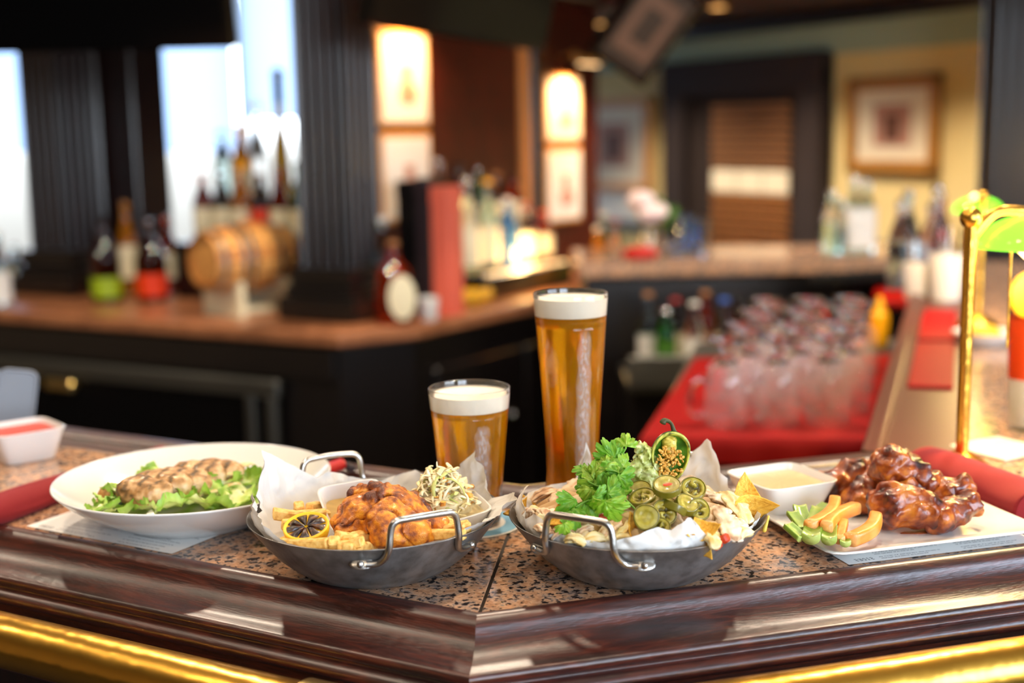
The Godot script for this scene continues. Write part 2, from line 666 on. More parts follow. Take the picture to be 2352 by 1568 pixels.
	for e in [["white_paint", Color(0.88, 0.87, 0.84), 0.6], ["cream_print", Color(0.90, 0.84, 0.72), 0.6], ["cream_label", Color(0.88, 0.84, 0.70), 0.6], ["black_gloss", Color(0.02, 0.02, 0.022), 0.12],
			["gold_frame", Color(0.62, 0.42, 0.14), 0.35], ["oak", Color(0.93, 0.68, 0.38), 0.5], ["oak_dark", Color(0.74, 0.48, 0.23), 0.55], ["sage", Color(0.60, 0.67, 0.58), 0.8], ["beige_wall", Color(0.86, 0.77, 0.53), 0.85],
			["carpet", Color(0.10, 0.06, 0.05), 0.95], ["ceiling", Color(0.60, 0.55, 0.48), 0.9], ["tan_wall", Color(0.66, 0.53, 0.38), 0.85], ["door_wood", Color(0.14, 0.08, 0.05), 0.85], ["stem_green", Color(0.22, 0.22, 0.06), 0.6], ["caddy_steel", Color(0.46, 0.49, 0.53), 0.55], ["ledge_wood", Color(0.31, 0.14, 0.09), 0.42], ["red_plastic", Color(0.75, 0.09, 0.04), 0.4], ["orange_plastic", Color(0.95, 0.32, 0.03), 0.4],
			["yellow_plastic", Color(0.95, 0.70, 0.06), 0.4], ["blue_plastic", Color(0.12, 0.35, 0.72), 0.4], ["lime_label", Color(0.55, 0.65, 0.06), 0.5], ["orange_label", Color(0.85, 0.22, 0.03), 0.5], ["coral_box", Color(0.88, 0.40, 0.31), 0.55],
			["till_black", Color(0.02, 0.02, 0.022), 0.95], ["black_box", Color(0.05, 0.04, 0.045), 0.4], ["plum_box", Color(0.16, 0.11, 0.13), 0.45], ["grey_black", Color(0.07, 0.065, 0.06), 0.5], ["lemon_skin", Color(0.93, 0.72, 0.10), 0.45], ["lime_skin", Color(0.18, 0.45, 0.06), 0.45],
			["blossom", Color(0.95, 0.86, 0.84), 0.8], ["leaf_green", Color(0.22, 0.42, 0.08), 0.6], ["print_pink", Color(0.72, 0.52, 0.44), 0.7], ["print_brown", Color(0.42, 0.26, 0.18), 0.7], ["reflected_mat", Color(0.40, 0.29, 0.22), 0.5], ["reflected_dark", Color(0.20, 0.14, 0.08), 0.5], ["stalk", Color(0.36, 0.56, 0.14), 0.5], ["mint_shelf", Color(0.28, 0.5, 0.42), 0.6],
			["coaster_print", Color(0.45, 0.66, 0.78), 0.7], ["grey_metal_paint", Color(0.17, 0.14, 0.10), 0.6], ["cork", Color(0.62, 0.42, 0.25), 0.8], ["red_cap", Color(0.6, 0.05, 0.06), 0.4], ["blind", Color(0.62, 0.65, 0.69), 0.9]]:
		mat(e[0], e[1], e[2])
	M["red_rubber"].metallic_specular = 0.25
	tri(M["oak"], Vector3(9, 9, 9))
	M["oak"].albedo_texture = tex_noise(0.01, 47, ramp([[0.0, Color(0.75, 0.7, 0.62)], [1.0, Color(1, 1, 1)]]), false, 4)
	M["blind"].backlight_enabled = true
	M["blind"].backlight = Color(0.78, 0.84, 0.92)
	var shade := mat("green_shade", Color(0.20, 0.62, 0.03), 0.12)
	shade.backlight_enabled = true
	shade.backlight = Color(0.08, 0.22, 0.02)
	shade.emission_enabled = true
	shade.emission = Color(0.60, 1.0, 0.28)
	shade.emission_energy_multiplier = 1.0
	for e in [["warm_bulb", Color(1.0, 0.78, 0.48), 9.0], ["ceiling_bulb", Color(1.0, 0.84, 0.62), 45.0], ["soffit_bulb", Color(1.0, 0.80, 0.56), 3.0], ["strip_glow", Color(1.0, 0.78, 0.45), 1.6], ["screen_glow", Color(0.08, 0.07, 0.06), 0.25]]:
		var m := mat(e[0], Color(0.9, 0.85, 0.8), 0.4)
		m.emission_enabled = true
		m.emission = e[1]
		m.emission_energy_multiplier = e[2]
	for e in [["fried", 0.46, 0.12], ["sauce", 0.34, 0.35], ["meat", 0.5, 0.1], ["pulp", 0.32, 0.2], ["veg", 0.38, 0.25], ["chip", 0.65, 0.0], ["cream", 0.35, 0.2], ["leafy", 0.4, 0.2]]:
		var m := vcol(mat(e[0], Color.WHITE, e[1]))
		if e[2] > 0.0:
			m.clearcoat_enabled = true
			m.clearcoat = e[2]
			m.clearcoat_roughness = 0.15
		bumpy(tri(m, Vector3(24, 24, 24)), bump_fine, 0.75)
	bumpy(tri(M["fried"], Vector3(30, 30, 30)), tex_noise(0.04, 33, null, true, 4, 512, 7.0), 1.1)
	bumpy(M["chip"], tex_noise(0.05, 31, null, true, 4, 512, 8.0), 0.6)
	var leaf := mat("cilantro", Color(0.24, 0.50, 0.06), 0.4)
	leaf.backlight_enabled = true
	leaf.backlight = Color(0.45, 0.8, 0.08)
	leaf.cull_mode = BaseMaterial3D.CULL_DISABLED
	vcol(leaf)
	leaf.albedo_color = Color.WHITE
	var skin := mat("pepper_skin", Color(0.10, 0.30, 0.05), 0.2)
	skin.clearcoat_enabled = true
	skin.clearcoat = 0.5
	var pick := mat("pickled_pepper", Color(0.42, 0.39, 0.04), 0.22)
	pick.clearcoat_enabled = true
	pick.clearcoat = 0.6
	var fry := mat("fry", Color(1, 1, 1), 0.55)
	fry.albedo_texture = tex_noise(0.02, 91, ramp([[0.0, Color(0.80, 0.55, 0.22)], [0.5, Color(0.93, 0.76, 0.42)], [1.0, Color(0.96, 0.84, 0.56)]]), false, 4)
	tri(fry, Vector3(12, 12, 12))
	mat("tomato", Color(0.74, 0.22, 0.09), 0.4)
	mat("pickled_flesh", Color(0.62, 0.53, 0.12), 0.3)
	mat("orange_core", Color(0.85, 0.25, 0.05), 0.4)
	mat("pepper_flesh", Color(0.22, 0.48, 0.06), 0.3)
	mat("seed", Color(0.83, 0.62, 0.26), 0.45)


# ---------------------------------------------------------------- the room
func wall_with_hole(nm: String, along: Vector3, o: Vector3, len: float, h: float, th: Vector3, hole: Rect2, m: Material) -> void:
	# o: a bottom corner, along: unit vector, th: thickness vector, hole: (distance along, height) rectangle
	var list := []
	for r in [Rect2(0, 0, hole.position.x, h), Rect2(hole.end.x, 0, len - hole.end.x, h), Rect2(hole.position.x, 0, hole.size.x, hole.position.y), Rect2(hole.position.x, hole.end.y, hole.size.x, h - hole.end.y)]:
		var a: Vector3 = o + along * r.position.x + Vector3.UP * r.position.y
		var b: Vector3 = o + along * r.end.x + Vector3.UP * r.end.y + th
		var bb := box_between(a, b, 0.001)
		list.append([bb[0], xf(bb[1])])
	shell(nm, join(list), m)

func sash(nm: String, along: Vector3, o: Vector3, hole: Rect2, cols: int, bars: int) -> Node3D:
	var w := Node3D.new()
	w.name = nm
	add_child(w)
	w.set_meta("kind", "structure")
	var yaw := atan2(-along.z, along.x)
	w.position = o
	w.rotation.y = yaw
	for i in cols + 1:
		var x := hole.position.x + hole.size.x * i / cols
		part(w, "frame", cbox(0.07, hole.size.y, 0.09, 0.004), M["white_paint"], Vector3(x, hole.get_center().y, 0))
	for i in bars + 1:
		var y := hole.position.y + hole.size.y * i / bars
		part(w, "frame", cbox(hole.size.x, 0.06, 0.08, 0.004), M["white_paint"], Vector3(hole.get_center().x, y, 0.0))
	return w

func build_shell() -> void:
	shell("floor", cbox(9.4, 0.12, 13.0, 0.002), M["carpet"], Vector3(-1.1, -0.06, -3.25))
	shell("ceiling", cbox(9.4, 0.12, 13.0, 0.002), M["ceiling"], Vector3(-1.1, 3.26, -3.25))
	shell("wall_left", cbox(0.15, 3.2, 13.0, 0.002), M["tan_wall"], Vector3(-5.6, 1.6, -3.25))
	wall_with_hole("wall_right", Vector3.FORWARD, Vector3(3.3, 0, 3.1), 12.9, 3.2, Vector3(0.15, 0, 0), Rect2(1.2, 0.8, 2.6, 1.9), M["tan_wall"])
	wall_with_hole("wall_front", Vector3.RIGHT, Vector3(-5.6, 0, 3.0), 9.0, 3.2, Vector3(0, 0, 0.15), Rect2(6.25, 0.8, 2.2, 1.9), M["tan_wall"])
	wall_with_hole("wall_back", Vector3.RIGHT, Vector3(-5.6, 0, -9.6), 9.0, 3.2, Vector3(0, 0, -0.15), Rect2(0.5, 0.6, 5.3, 2.3), M["white_paint"])
	sash("window_1", Vector3.FORWARD, Vector3(3.36, 0, 3.1), Rect2(1.2, 0.8, 2.6, 1.9), 2, 2)
	sash("window_2", Vector3.RIGHT, Vector3(-5.6, 0, 3.06), Rect2(6.25, 0.8, 2.2, 1.9), 2, 2)
	var w := sash("window_3", Vector3.RIGHT, Vector3(-5.6, 0, -9.68), Rect2(0.5, 0.6, 5.3, 2.3), 5, 1)
	for i in 5:
		var x := 0.5 + 5.3 * (i + 0.5) / 5
		var drop: float = [1.5, 1.5, 1.52, 1.3, 1.3][i]
		part(w, "blind", grid([PackedVector3Array([Vector3(-0.49, drop, 0), Vector3(0.49, drop, 0)]), PackedVector3Array([Vector3(-0.49, 0, 0), Vector3(0.49, 0, 0)])]), M["blind"], Vector3(x, 2.9 - drop, 0.12))
	# the angled wall with the shuttered door, receding to the left
	var yaw := -PI / 3.0
	var ux := Vector3(0.5, 0, 0.866)
	var o := Vector3(0.40, 0, -7.50)
	var ww := Node3D.new()
	ww.name = "wall_angled"
	ww.set_meta("kind", "structure")
	add_child(ww)
	ww.position = o
	ww.rotation.y = yaw
	part(ww, "plaster", cbox(5.9, 3.2, 0.12, 0.002), M["beige_wall"], Vector3(2.95, 1.6, -0.06))
	part(ww, "frieze", cbox(5.2, 0.13, 0.02, 0.004), M["sage"], Vector3(2.6, 1.855, 0.011))
	part(ww, "crown", cbox(5.2, 0.06, 0.07, 0.015), M["black_wood"], Vector3(2.6, 1.945, 0.035))
	part(ww, "chair_rail", cbox(5.2, 0.05, 0.03, 0.008), M["black_wood"], Vector3(2.6, 0.98, 0.015))
	part(ww, "soffit", cbox(5.2, 0.16, 1.05, 0.004), M["red_wood"], Vector3(2.6, 2.06, 0.53))
	for i in 3:
		var p := ww.transform * Vector3(1.15 + i * 0.85, 1.975, 0.62)
		downlight(p, 0.035, 1.25, "recessed downlight in the brown soffit over the shuttered door wall", "soffit downlights", 1.5)
	# the shuttered door: posts, header, two louvred leaves
	var d := Node3D.new()
	d.name = "door_1"
	d.set_meta("kind", "structure")
	add_child(d)
	d.position = ww.transform * Vector3(0, 0, 0.0)
	d.rotation.y = yaw
	var ax := wall_x(1552, o, ux)
	var bx := wall_x(1916, o, ux)
	var H := 1.745
	part(d, "post", cbox(0.16, H, 0.09, 0.01), M["door_wood"], Vector3(ax + 0.08, H / 2, 0.045))
	part(d, "post", cbox(0.16, H, 0.09, 0.01), M["door_wood"], Vector3(bx - 0.08, H / 2, 0.045))
	part(d, "header", cbox(bx - ax, 0.17, 0.1, 0.01), M["door_wood"], Vector3((ax + bx) / 2, H - 0.02, 0.05))
	part(d, "leaf", cbox(bx - ax - 0.3, H - 0.1, 0.04, 0.004), M["door_wood"], Vector3((ax + bx) / 2, H / 2 - 0.05, 0.012))
	var la := wall_x(1652, o, ux)
	var lb := wall_x(1832, o, ux)
	for i in 26:
		var y := 0.62 + i * 0.0385
		if i > 14 and i < 18: continue
		part(d, "slat", cbox(lb - la, 0.03, 0.008, 0.002), M["cork"] if i > 17 else M["oak_dark"], Vector3((la + lb) / 2, y, 0.045), Vector3(0.55, 0, 0))
	for i in 3:
		part(d, "pane", cbox((lb - la) / 3.2, 0.105, 0.012, 0.003), M["cream_print"], Vector3(la + (lb - la) * (i + 0.5) / 3, 1.235, 0.045))
	picture("gilt framed print with wide pale mat hung beside the dark shuttered door", ww.transform, wall_x(2057, o, ux), 1.485, 0.50, 0.40, 0.055, "gold_frame", "print_pink")
	picture("light oak framed print on the pale wall next to the lit pilaster prints", ww.transform, wall_x(1418, o, ux), 1.405, 0.66, 0.50, 0.05, "oak", "print_pink")
	var note := solo("notice_sheet", "white sheet pinned under the oak framed print", "paper", cbox(0.45, 0.2, 0.004, 0.001), M["white_paint"], ww.transform * Vector3(wall_x(1412, o, ux), 1.07, 0.004), Vector3(0, yaw, 0))
	# right-hand fluted column and the mint shelf beyond it
	var c := column("fluted_column", "fluted dark column by the green shelf beyond the gilt picture", Vector3(1.735, 0, -4.55), -0.42, 0.2, 3.19, 0.0)
	var sh := thing("shelf_unit", "mint green open shelf unit beside the far fluted column", "shelf", Vector3(2.28, 0, -4.75), -0.5)
	part(sh, "back", cbox(0.9, 2.4, 0.03, 0.003), M["mint_shelf"], Vector3(0, 1.2, -0.15))
	for i in 7:
		part(sh, "shelf", cbox(0.9, 0.03, 0.28, 0.003), M["mint_shelf"], Vector3(0, 0.3 + i * 0.3, 0))
	for s in [-1, 1]:
		part(sh, "side", cbox(0.03, 2.4, 0.3, 0.003), M["mint_shelf"], Vector3(s * 0.45, 1.2, 0))
	# warm lamps of the dining room, over and behind the guests
	var spots := [Vector3(-1.5, 3.18, 0.9), Vector3(-0.3, 3.18, 0.7), Vector3(-1.9, 3.18, -1.0), Vector3(-0.75, 3.18, -0.75), Vector3(0.35, 3.18, -1.35), Vector3(-1.3, 3.18, -3.1), Vector3(0.1, 3.18, -3.2), Vector3(1.3, 3.18, -2.6), Vector3(-2.9, 3.18, -2.4)]
	for p in spots:
		downlight(p, 0.06, 0.95 if p.z > -1.5 else 3.2, "warm recessed ceiling downlight over the bar", "ceiling downlights", 1.0)

func wall_x(px: float, o: Vector3, u: Vector3) -> float:     # distance along the angled wall at which a column of the picture crosses it
	var d := sight(px, 330.0)
	var den := u.x * d.z - u.z * d.x
	return (o.z * d.x - o.x * d.z) / den

func downlight(p: Vector3, r: float, e: float, label: String, group: String, wide := 1.0) -> void:
	var t := thing("ceiling_downlight", label, "lamp", p, 0.0, group)
	part(t, "trim", lathe([[r, 0.0], [r * 1.35, 0.0], [r * 1.4, 0.006], [r * 1.35, 0.012], [r, 0.012], [r, 0.0]], 24), M["brass_cap"], Vector3(0, -0.006, 0))
	part(t, "bulb", lathe([[0, 0.0], [r * 0.98, 0.0], [r * 0.98, 0.005], [0, 0.005]], 24), M["ceiling_bulb"] if r > 0.05 else M["soffit_bulb"], Vector3(0, -0.002, 0))
	var l := SpotLight3D.new()
	l.name = "light"
	l.light_color = Color(1.0, 0.92, 0.82)
	l.light_energy = e
	l.light_size = r
	l.spot_range = 30.0
	l.spot_attenuation = 2.0
	l.spot_angle = 62.0
	l.spot_angle_attenuation = 0.7
	l.shadow_enabled = true
	t.add_child(l)
	l.position = Vector3(0, -0.03, 0)
	l.rotation.x = -PI / 2

func picture(label: String, wall: Transform3D, x: float, y: float, w: float, h: float, b: float, frame: String, ink: String) -> void:
	var t := thing("framed_print", label, "picture", wall * Vector3(x, y, 0.004), wall.basis.get_euler().y)
	part(t, "backing", cbox(w - 0.01, h - 0.01, 0.012, 0.001), M["print_brown"], Vector3(0, 0, 0.006))
	for s in [-1, 1]:
		part(t, "frame", cbox(b, h, 0.035, 0.008), M[frame], Vector3(s * (w - b) / 2, 0, 0.018))
		part(t, "frame", cbox(w, b, 0.035, 0.008), M[frame], Vector3(0, s * (h - b) / 2, 0.018))
	part(t, "mat", cbox(w - 2 * b, h - 2 * b, 0.006, 0.001), M["cream_print"], Vector3(0, 0, 0.016))
	part(t, "print", cbox((w - 2 * b) * 0.5, (h - 2 * b) * 0.58, 0.004, 0.001), M[ink], Vector3(0, 0, 0.02))
	part(t, "figure", cbox((w - 2 * b) * 0.2, (h - 2 * b) * 0.36, 0.003, 0.001), M["print_brown"], Vector3(0, -0.01, 0.0225))

func column(nm: String, label: String, at: Vector3, yaw: float, w: float, h: float, y0: float) -> Node3D:
	var c := thing(nm, label, "column", at, yaw)
	# square shaft with five half round grooves on every face
	var poly := PackedVector2Array()
	var n := 5
	for side in 4:
		var rot := side * PI / 2
		for k in n:
			var x0 := -w / 2 + w * (k + 0.22) / n
			var x1 := -w / 2 + w * (k + 0.78) / n
			var pts := [Vector2(x0, w / 2)]
			for s in range(1, 6):
				var a := PI * s / 6
				pts.append(Vector2(lerpf(x0, x1, (1 - cos(a)) / 2), w / 2 - sin(a) * (x1 - x0) * 0.5))
			pts.append(Vector2(x1, w / 2))
			for p in pts: poly.append(p.rotated(rot))
	part(c, "shaft", prism(poly, y0 + 0.16, h), M["fluted"] if M.has("fluted") else M["dark_wood"])
	var b := [[w * 0.78, y0, y0 + 0.075], [w * 0.7, y0 + 0.075, y0 + 0.105], [w * 0.62, y0 + 0.105, y0 + 0.165]]
	for e in b:
		var s: float = e[0]
		part(c, "base", prism(PackedVector2Array([Vector2(-s, -s), Vector2(s, -s), Vector2(s, s), Vector2(-s, s)]), e[1], e[2], 0.008), M["black_wood"])
	return c


# ---------------------------------------------------------------- the bar
var bar_p: PackedVector2Array
var bar_n: PackedVector2Array
var bar_m: PackedVector2Array

func bar_line() -> void:
	var a := on(1100, 1410, BAR)
	var p1 := Vector2(a.x, a.z)
	var ul := Vector2(-cos(deg_to_rad(29.0)), -sin(deg_to_rad(29.0)))
	var ur := Vector2(cos(deg_to_rad(16.2)), -sin(deg_to_rad(16.2)))
	var p2 := p1 + ur * 0.79
	bar_p = PackedVector2Array([p1 + ul * 1.7, p1, p2, p2 + Vector2(0.326, -0.945) * 2.75])
	for i in 3:
		var d := (bar_p[i + 1] - bar_p[i]).normalized()
		bar_n.append(Vector2(-d.y, d.x))
	bar_m.append(bar_n[0])
	for i in 2: bar_m.append((bar_n[i] + bar_n[i + 1]) / (1.0 + bar_n[i].dot(bar_n[i + 1])))
	bar_m.append(bar_n[2])

func bar_at(i: int, o: float) -> Vector2:
	return bar_p[i] + bar_m[i] * o

func moulding(i: int, prof: Array, n := 16) -> ArrayMesh:
	var rows := []
	var uv := PackedVector2Array()
	var len := bar_p[i].distance_to(bar_p[i + 1])
	var arc := 0.0
	for k in prof.size():
		if k > 0: arc += Vector2(prof[k][0] - prof[k - 1][0], prof[k][1] - prof[k - 1][1]).length()
		var a := bar_at(i, prof[k][0])
		var b := bar_at(i + 1, prof[k][0])
		var row := PackedVector3Array()
		for j in n + 1:
			var q := a.lerp(b, float(j) / n)
			row.append(Vector3(q.x, BAR + prof[k][1], q.y))
			uv.append(Vector2(len * j / n + i * 0.37, arc + i * 0.043))
		rows.append(row)
	var v := PackedVector3Array()
	var ix := PackedInt32Array()
	for r in rows: v.append_array(r)
	for r in rows.size() - 1:
		for j in n:
			var a := r * (n + 1) + j
			ix.append_array([a, a + 1, a + n + 1, a + 1, a + n + 2, a + n + 1])
	return mk(v, ix, false, PackedColorArray(), uv)

func smooth_prof(p: Array, n := 4) -> Array:
	var q := PackedVector3Array()
	for e in p: q.append(Vector3(e[0], e[1], 0))
	var o := []
	for e in curve(q, n): o.append([e.x, e.y])
	return o

func build_bar() -> void:
	bar_line()
	var t := thing("bar_counter", "angled bar counter with speckled tan granite top and cherry wood edge moulding", "bar counter")
	var edge := [[0.0, -0.03], [0.0, -0.002]]
	edge.append_array(smooth_prof([[0.0, 0.0], [0.004, 0.0032], [0.012, 0.0032], [0.019, -0.002], [0.0225, -0.0085], [0.027, -0.015], [0.035, -0.0215], [0.045, -0.0265], [0.054, -0.0285], [0.059, -0.030], [0.0612, -0.034], [0.0595, -0.039]], 4))
	edge.append_array(smooth_prof([[0.0565, -0.041], [0.0565, -0.0435], [0.0615, -0.0455], [0.0655, -0.050], [0.0655, -0.0555], [0.061, -0.0595]], 4))
	edge.append_array([[0.057, -0.061], [0.057, -0.0615], [0.057, -0.135], [0.055, -0.138], [0.02, -0.138]])
	for i in 3:
		part(t, "edge_moulding", moulding(i, edge), M["cherry_wood"])
	var inner := smooth_prof([[-0.298, -0.004], [-0.298, 0.0012], [-0.322, 0.0015], [-0.326, 0.006], [-0.333, 0.0105], [-0.352, 0.0115], [-0.362, 0.007], [-0.367, -0.002], [-0.367, -0.05]], 4)
	inner.reverse()
	for i in 2:
		part(t, "inner_rail", moulding(i, inner), M["cherry_wood"])
	var ledge := smooth_prof([[-0.248, -0.004], [-0.248, 0.002], [-0.252, 0.004], [-0.33, 0.004], [-0.338, 0.006], [-0.342, 0.012], [-0.356, 0.012], [-0.366, 0.006], [-0.367, -0.05]], 4)
	ledge.reverse()
	part(t, "inner_rail", moulding(2, ledge), M["ledge_wood"])
	for i in 3:
		var inw := -0.30 if i < 2 else -0.25
		var a := PackedVector2Array([bar_at(i, 0.003), bar_at(i + 1, 0.003), bar_at(i + 1, inw), bar_at(i, inw)])
		part(t, "granite_slab", prism(inset(a, 0.0016), BAR - 0.03, BAR, 0.0006), M["granite"])
		part(t, "front_panel", moulding(i, [[0.03, -0.13], [0.03, -0.95], [0.015, -0.96], [0.015, -1.069]], 1), M["dark_wood"])
		part(t, "inner_panel", moulding(i, [[-0.345, -1.069], [-0.345, -0.03]], 1), M["black_wood"])
	for i in [1, 2]:
		var q := bar_at(i, 0.0)
		var r := bar_at(i, -0.3)
		var s := (r - q).normalized().orthogonal() * 0.004
		part(t, "joint", prism(PackedVector2Array([q - s, q + s, r + s, r - s]), BAR - 0.02, BAR - 0.0012), M["joint"])
	# brass rails below the moulding
	var y := BAR - 0.066
	for i in 2:
		var a := bar_at(i, 0.118)
		var b := bar_at(i + 1, 0.118)
		var d := (b - a).normalized()
		if i == 0: b -= d * 0.142
		else: a += d * 0.02
		var r := thing("brass_rail", ["polished brass rail under the bar edge, with the rounded end cap", "polished brass rail under the bar edge below the white square plate"][i], "rail")
		part(r, "tube", tube(PackedVector3Array([Vector3(a.x, y, a.y), Vector3(b.x, y, b.y)]), 0.0262, 40), M["brass"])
		if i == 0:
			var e := tube(PackedVector3Array([Vector3(b.x, y, b.y) - Vector3(d.x, 0, d.y) * 0.012, Vector3(b.x, y, b.y) + Vector3(d.x, 0, d.y) * 0.02, Vector3(b.x, y, b.y) + Vector3(d.x, 0, d.y) * 0.024]), PackedFloat32Array([0.0305, 0.0305, 0.027]), 40)
			part(r, "end_cap", e, M["brass_cap"])
		for k in 2:
			var q := a.lerp(b, [0.1, 0.45][k] if i == 0 else [0.86, 0.97][k])
			var back := Vector3(-bar_n[i].x, 0, -bar_n[i].y)
			part(r, "bracket", tube(PackedVector3Array([Vector3(q.x, y, q.y), Vector3(q.x, y, q.y) + back * 0.09]), 0.011, 16), M["brass"])


# ---------------------------------------------------------------- back bar
var fl: Transform3D      # frame at the back bar's front corner: x along the long left face towards the corner, z to the room
var fr: Transform3D      # the same for the right face: x runs away from the corner

func facing(a: Vector3, b: Vector3) -> Transform3D:
	var d := (b - a).normalized()
	return Transform3D(Basis(Vector3.UP, atan2(-d.z, d.x)), a)

func build_back_bar() -> void:
	var c0 := on(0, 712, BACK)
	var c1 := on(775, 765, BACK)
	var c2 := on(965, 745, BACK)
	var c3 := on(1460, 640, BACK)
	fl = facing(c0, c1)
	fl.origin = Vector3(c1.x, 0, c1.z)
	fr = facing(c2, c3)
	fr.origin = Vector3(c2.x, 0, c2.z)
	var q := func(v: Vector3) -> Vector2: return Vector2(v.x, v.z)
	var lf: Vector3 = fl * Vector3(-2.6, 0, 0)
	var re: Vector3 = fr * Vector3(1.75, 0, 0)
	var poly := PackedVector2Array([q.call(lf), q.call(c1), q.call(c2), q.call(re), q.call(re + fr.basis * Vector3(0, 0, -0.62)), q.call(fl * Vector3(-0.12, 0, -0.72)), q.call(lf + fl.basis * Vector3(0, 0, -0.72))])
	var t := thing("back_bar", "long dark back bar cabinet with brown wooden top behind the beers", "back bar")
	part(t, "counter_top", prism(poly, BACK - 0.045, BACK, 0.008), M["counter_wood"])
	part(t, "cabinet", prism(inset(poly, 0.03), 0.0, BACK - 0.04), M["black_wood"])
	var top := part(t, "apron", cbox(2.5, 0.1, 0.012, 0.004), M["black_wood"], fl * Vector3(-1.28, BACK - 0.1, -0.022), Vector3(0, fl.basis.get_euler().y, 0))
	for x in [0.12, 0.62, 1.12]:
		part(t, "door", cbox(0.46, 0.66, 0.02, 0.008), M["black_wood"], fr * Vector3(x + 0.2, 0.44, -0.02), Vector3(0, fr.basis.get_euler().y, 0))
		part(t, "knob", ball(Vector3.ONE * 0.014, 12), M["chrome"], fr * Vector3(x + 0.36, 0.55, 0.0), Vector3.ZERO)
	# the bottle cooler's steel front let into the long face
	var ylw := fl.basis.get_euler().y
	var f := thing("bottle_cooler", "black fronted bottle cooler with steel frame set in the long back bar", "cooler", fl * Vector3(-1.25, 0, 0), ylw)
	part(f, "panel", cbox(2.0, 0.6, 0.02, 0.004), M["black_gloss"], Vector3(-0.02, 0.42, -0.01))
	part(f, "top_frame", cbox(2.06, 0.055, 0.03, 0.006), M["stainless_dull"], Vector3(0.0, 0.735, 0.0))
	for x in [1.0, 0.92]:
		part(f, "side_frame", cbox(0.035, 0.66, 0.03, 0.006), M["stainless_dull"], Vector3(x, 0.38, 0.0))
	for x in [-0.05, 0.13]:
		part(f, "handle", cbox(0.13, 0.035, 0.03, 0.008), M["brass_cap"], Vector3(x, 0.685, 0.02))
	# columns
	M["fluted"] = M["dark_wood"]
	var pf := fl * Vector3(0.02, 0, -0.19)
	column("fluted_column", "big fluted dark column between the barrel and the lit prints", Vector3(-0.535, 0, -4.12), ylw, 0.185, 3.19, BACK)
	column("fluted_column", "fluted dark column standing on the far end of the long back bar", on(112, 676, BACK) * Vector3(1, 0, 1) + fl.basis * Vector3(0, 0, -0.12), ylw, 0.205, 3.19, BACK)
	# panel next to the far column, wood on the window side
	var pb := thing("wood_pilaster", "flat dark wood pilaster between the far fluted column and bright window", "pilaster", fl * Vector3(-1.49, BACK, -0.71), ylw)
	part(pb, "board", cbox(0.30, 2.27, 0.18, 0.006), M["dark_wood"], Vector3(0, 1.135, 0))
	part(pb, "board", cbox(0.07, 2.27, 0.03, 0.004), M["black_wood"], Vector3(-0.1, 1.135, 0.1))
	# right side: the brown panel and the two pilasters of lit prints
	var yr := fr.basis.get_euler().y
	var bp := thing("splashback", "warm red brown wood back panel behind the spirit bottles", "panel", fr * Vector3(1.0, BACK, -0.42), yr)
	part(bp, "board", cbox(1.55, 1.3, 0.03, 0.003), M["red_wood"], Vector3(-0.02, 0.65, 0))
	part(bp, "stile", cbox(0.05, 1.3, 0.04, 0.006), M["oak_dark"], Vector3(0.18, 0.65, 0.02))
	part(bp, "stile", cbox(0.05, 1.3, 0.05, 0.006), M["black_wood"], Vector3(0.24, 0.65, 0.02))
	part(bp, "header", cbox(1.55, 0.25, 0.14, 0.01), M["black_wood"], Vector3(-0.02, 1.2, 0.05))
	for k in 2:
		for j in 2:
			var x: float = [0.445, 1.455][k]
			var y: float = [[1.67, 1.34], [1.575, 1.27]][k][j]
			var h: float = [[0.315, 0.30], [0.27, 0.30]][k][j]
			var lab: String = [["upper lit print by the big column, a standing figure on white", "lower lit print by the big column, behind the black boxes"], ["upper lit print on the far pilaster, beside the oak framed print", "lower pale print on the far pilaster, beside the oak framed print"]][k][j]
			var pr := thing("lit_print", lab, "picture", fr * Vector3(x, y, -0.395), yr)
			part(pr, "frame", cbox(0.27, h, 0.016, 0.004), M["oak"], Vector3.ZERO)
			part(pr, "sheet", cbox(0.245, h - 0.03, 0.006, 0.001), M["white_paint"], Vector3(0, 0, 0.007))
			part(pr, "figure", cbox(0.05, h * 0.42, 0.003, 0.001), M["print_pink"], Vector3(0.01, -0.02, 0.0105))
			part(pr, "figure", cbox(0.09, h * 0.16, 0.003, 0.001), M["print_pink"], Vector3(0.015, -0.05, 0.0106))
		var xx: float = [0.445, 1.455][k]
		var ly: float = [1.90, 1.735][k]
		var lamp := thing("picture_lamp", ["brass picture lamp over the lit prints by the big column", "brass picture lamp over the lit prints on the far pilaster"][k], "lamp", fr * Vector3(xx, ly, -0.27), yr)
		part(lamp, "shade", tube(PackedVector3Array([Vector3(-0.09, 0, 0), Vector3(0.09, 0, 0)]), 0.018, 16), M["brass_cap"], Vector3(0, 0.028, 0.0))
		part(lamp, "arm", tube(PackedVector3Array([Vector3(0, 0.028, 0), Vector3(0, 0.06, -0.06), Vector3(0, 0.04, -0.13)]), 0.005, 8), M["brass_cap"])
		part(lamp, "bulb", tube(PackedVector3Array([Vector3(-0.07, 0, 0), Vector3(0.07, 0, 0)]), 0.006, 12), M["soffit_bulb"], Vector3(0, 0.012, 0))
		var l := SpotLight3D.new()
		l.name = "light"
		l.light_color = Color(1.0, 0.74, 0.45)
		l.light_energy = 0.5
		l.light_size = 0.02
		l.spot_range = 20.0
		l.spot_attenuation = 2.0
		l.spot_angle = 60.0
		l.shadow_enabled = true
		lamp.add_child(l)
		l.position = Vector3(0, -0.022, 0)
		l.rotation = Vector3(deg_to_rad(-55), 0, 0)
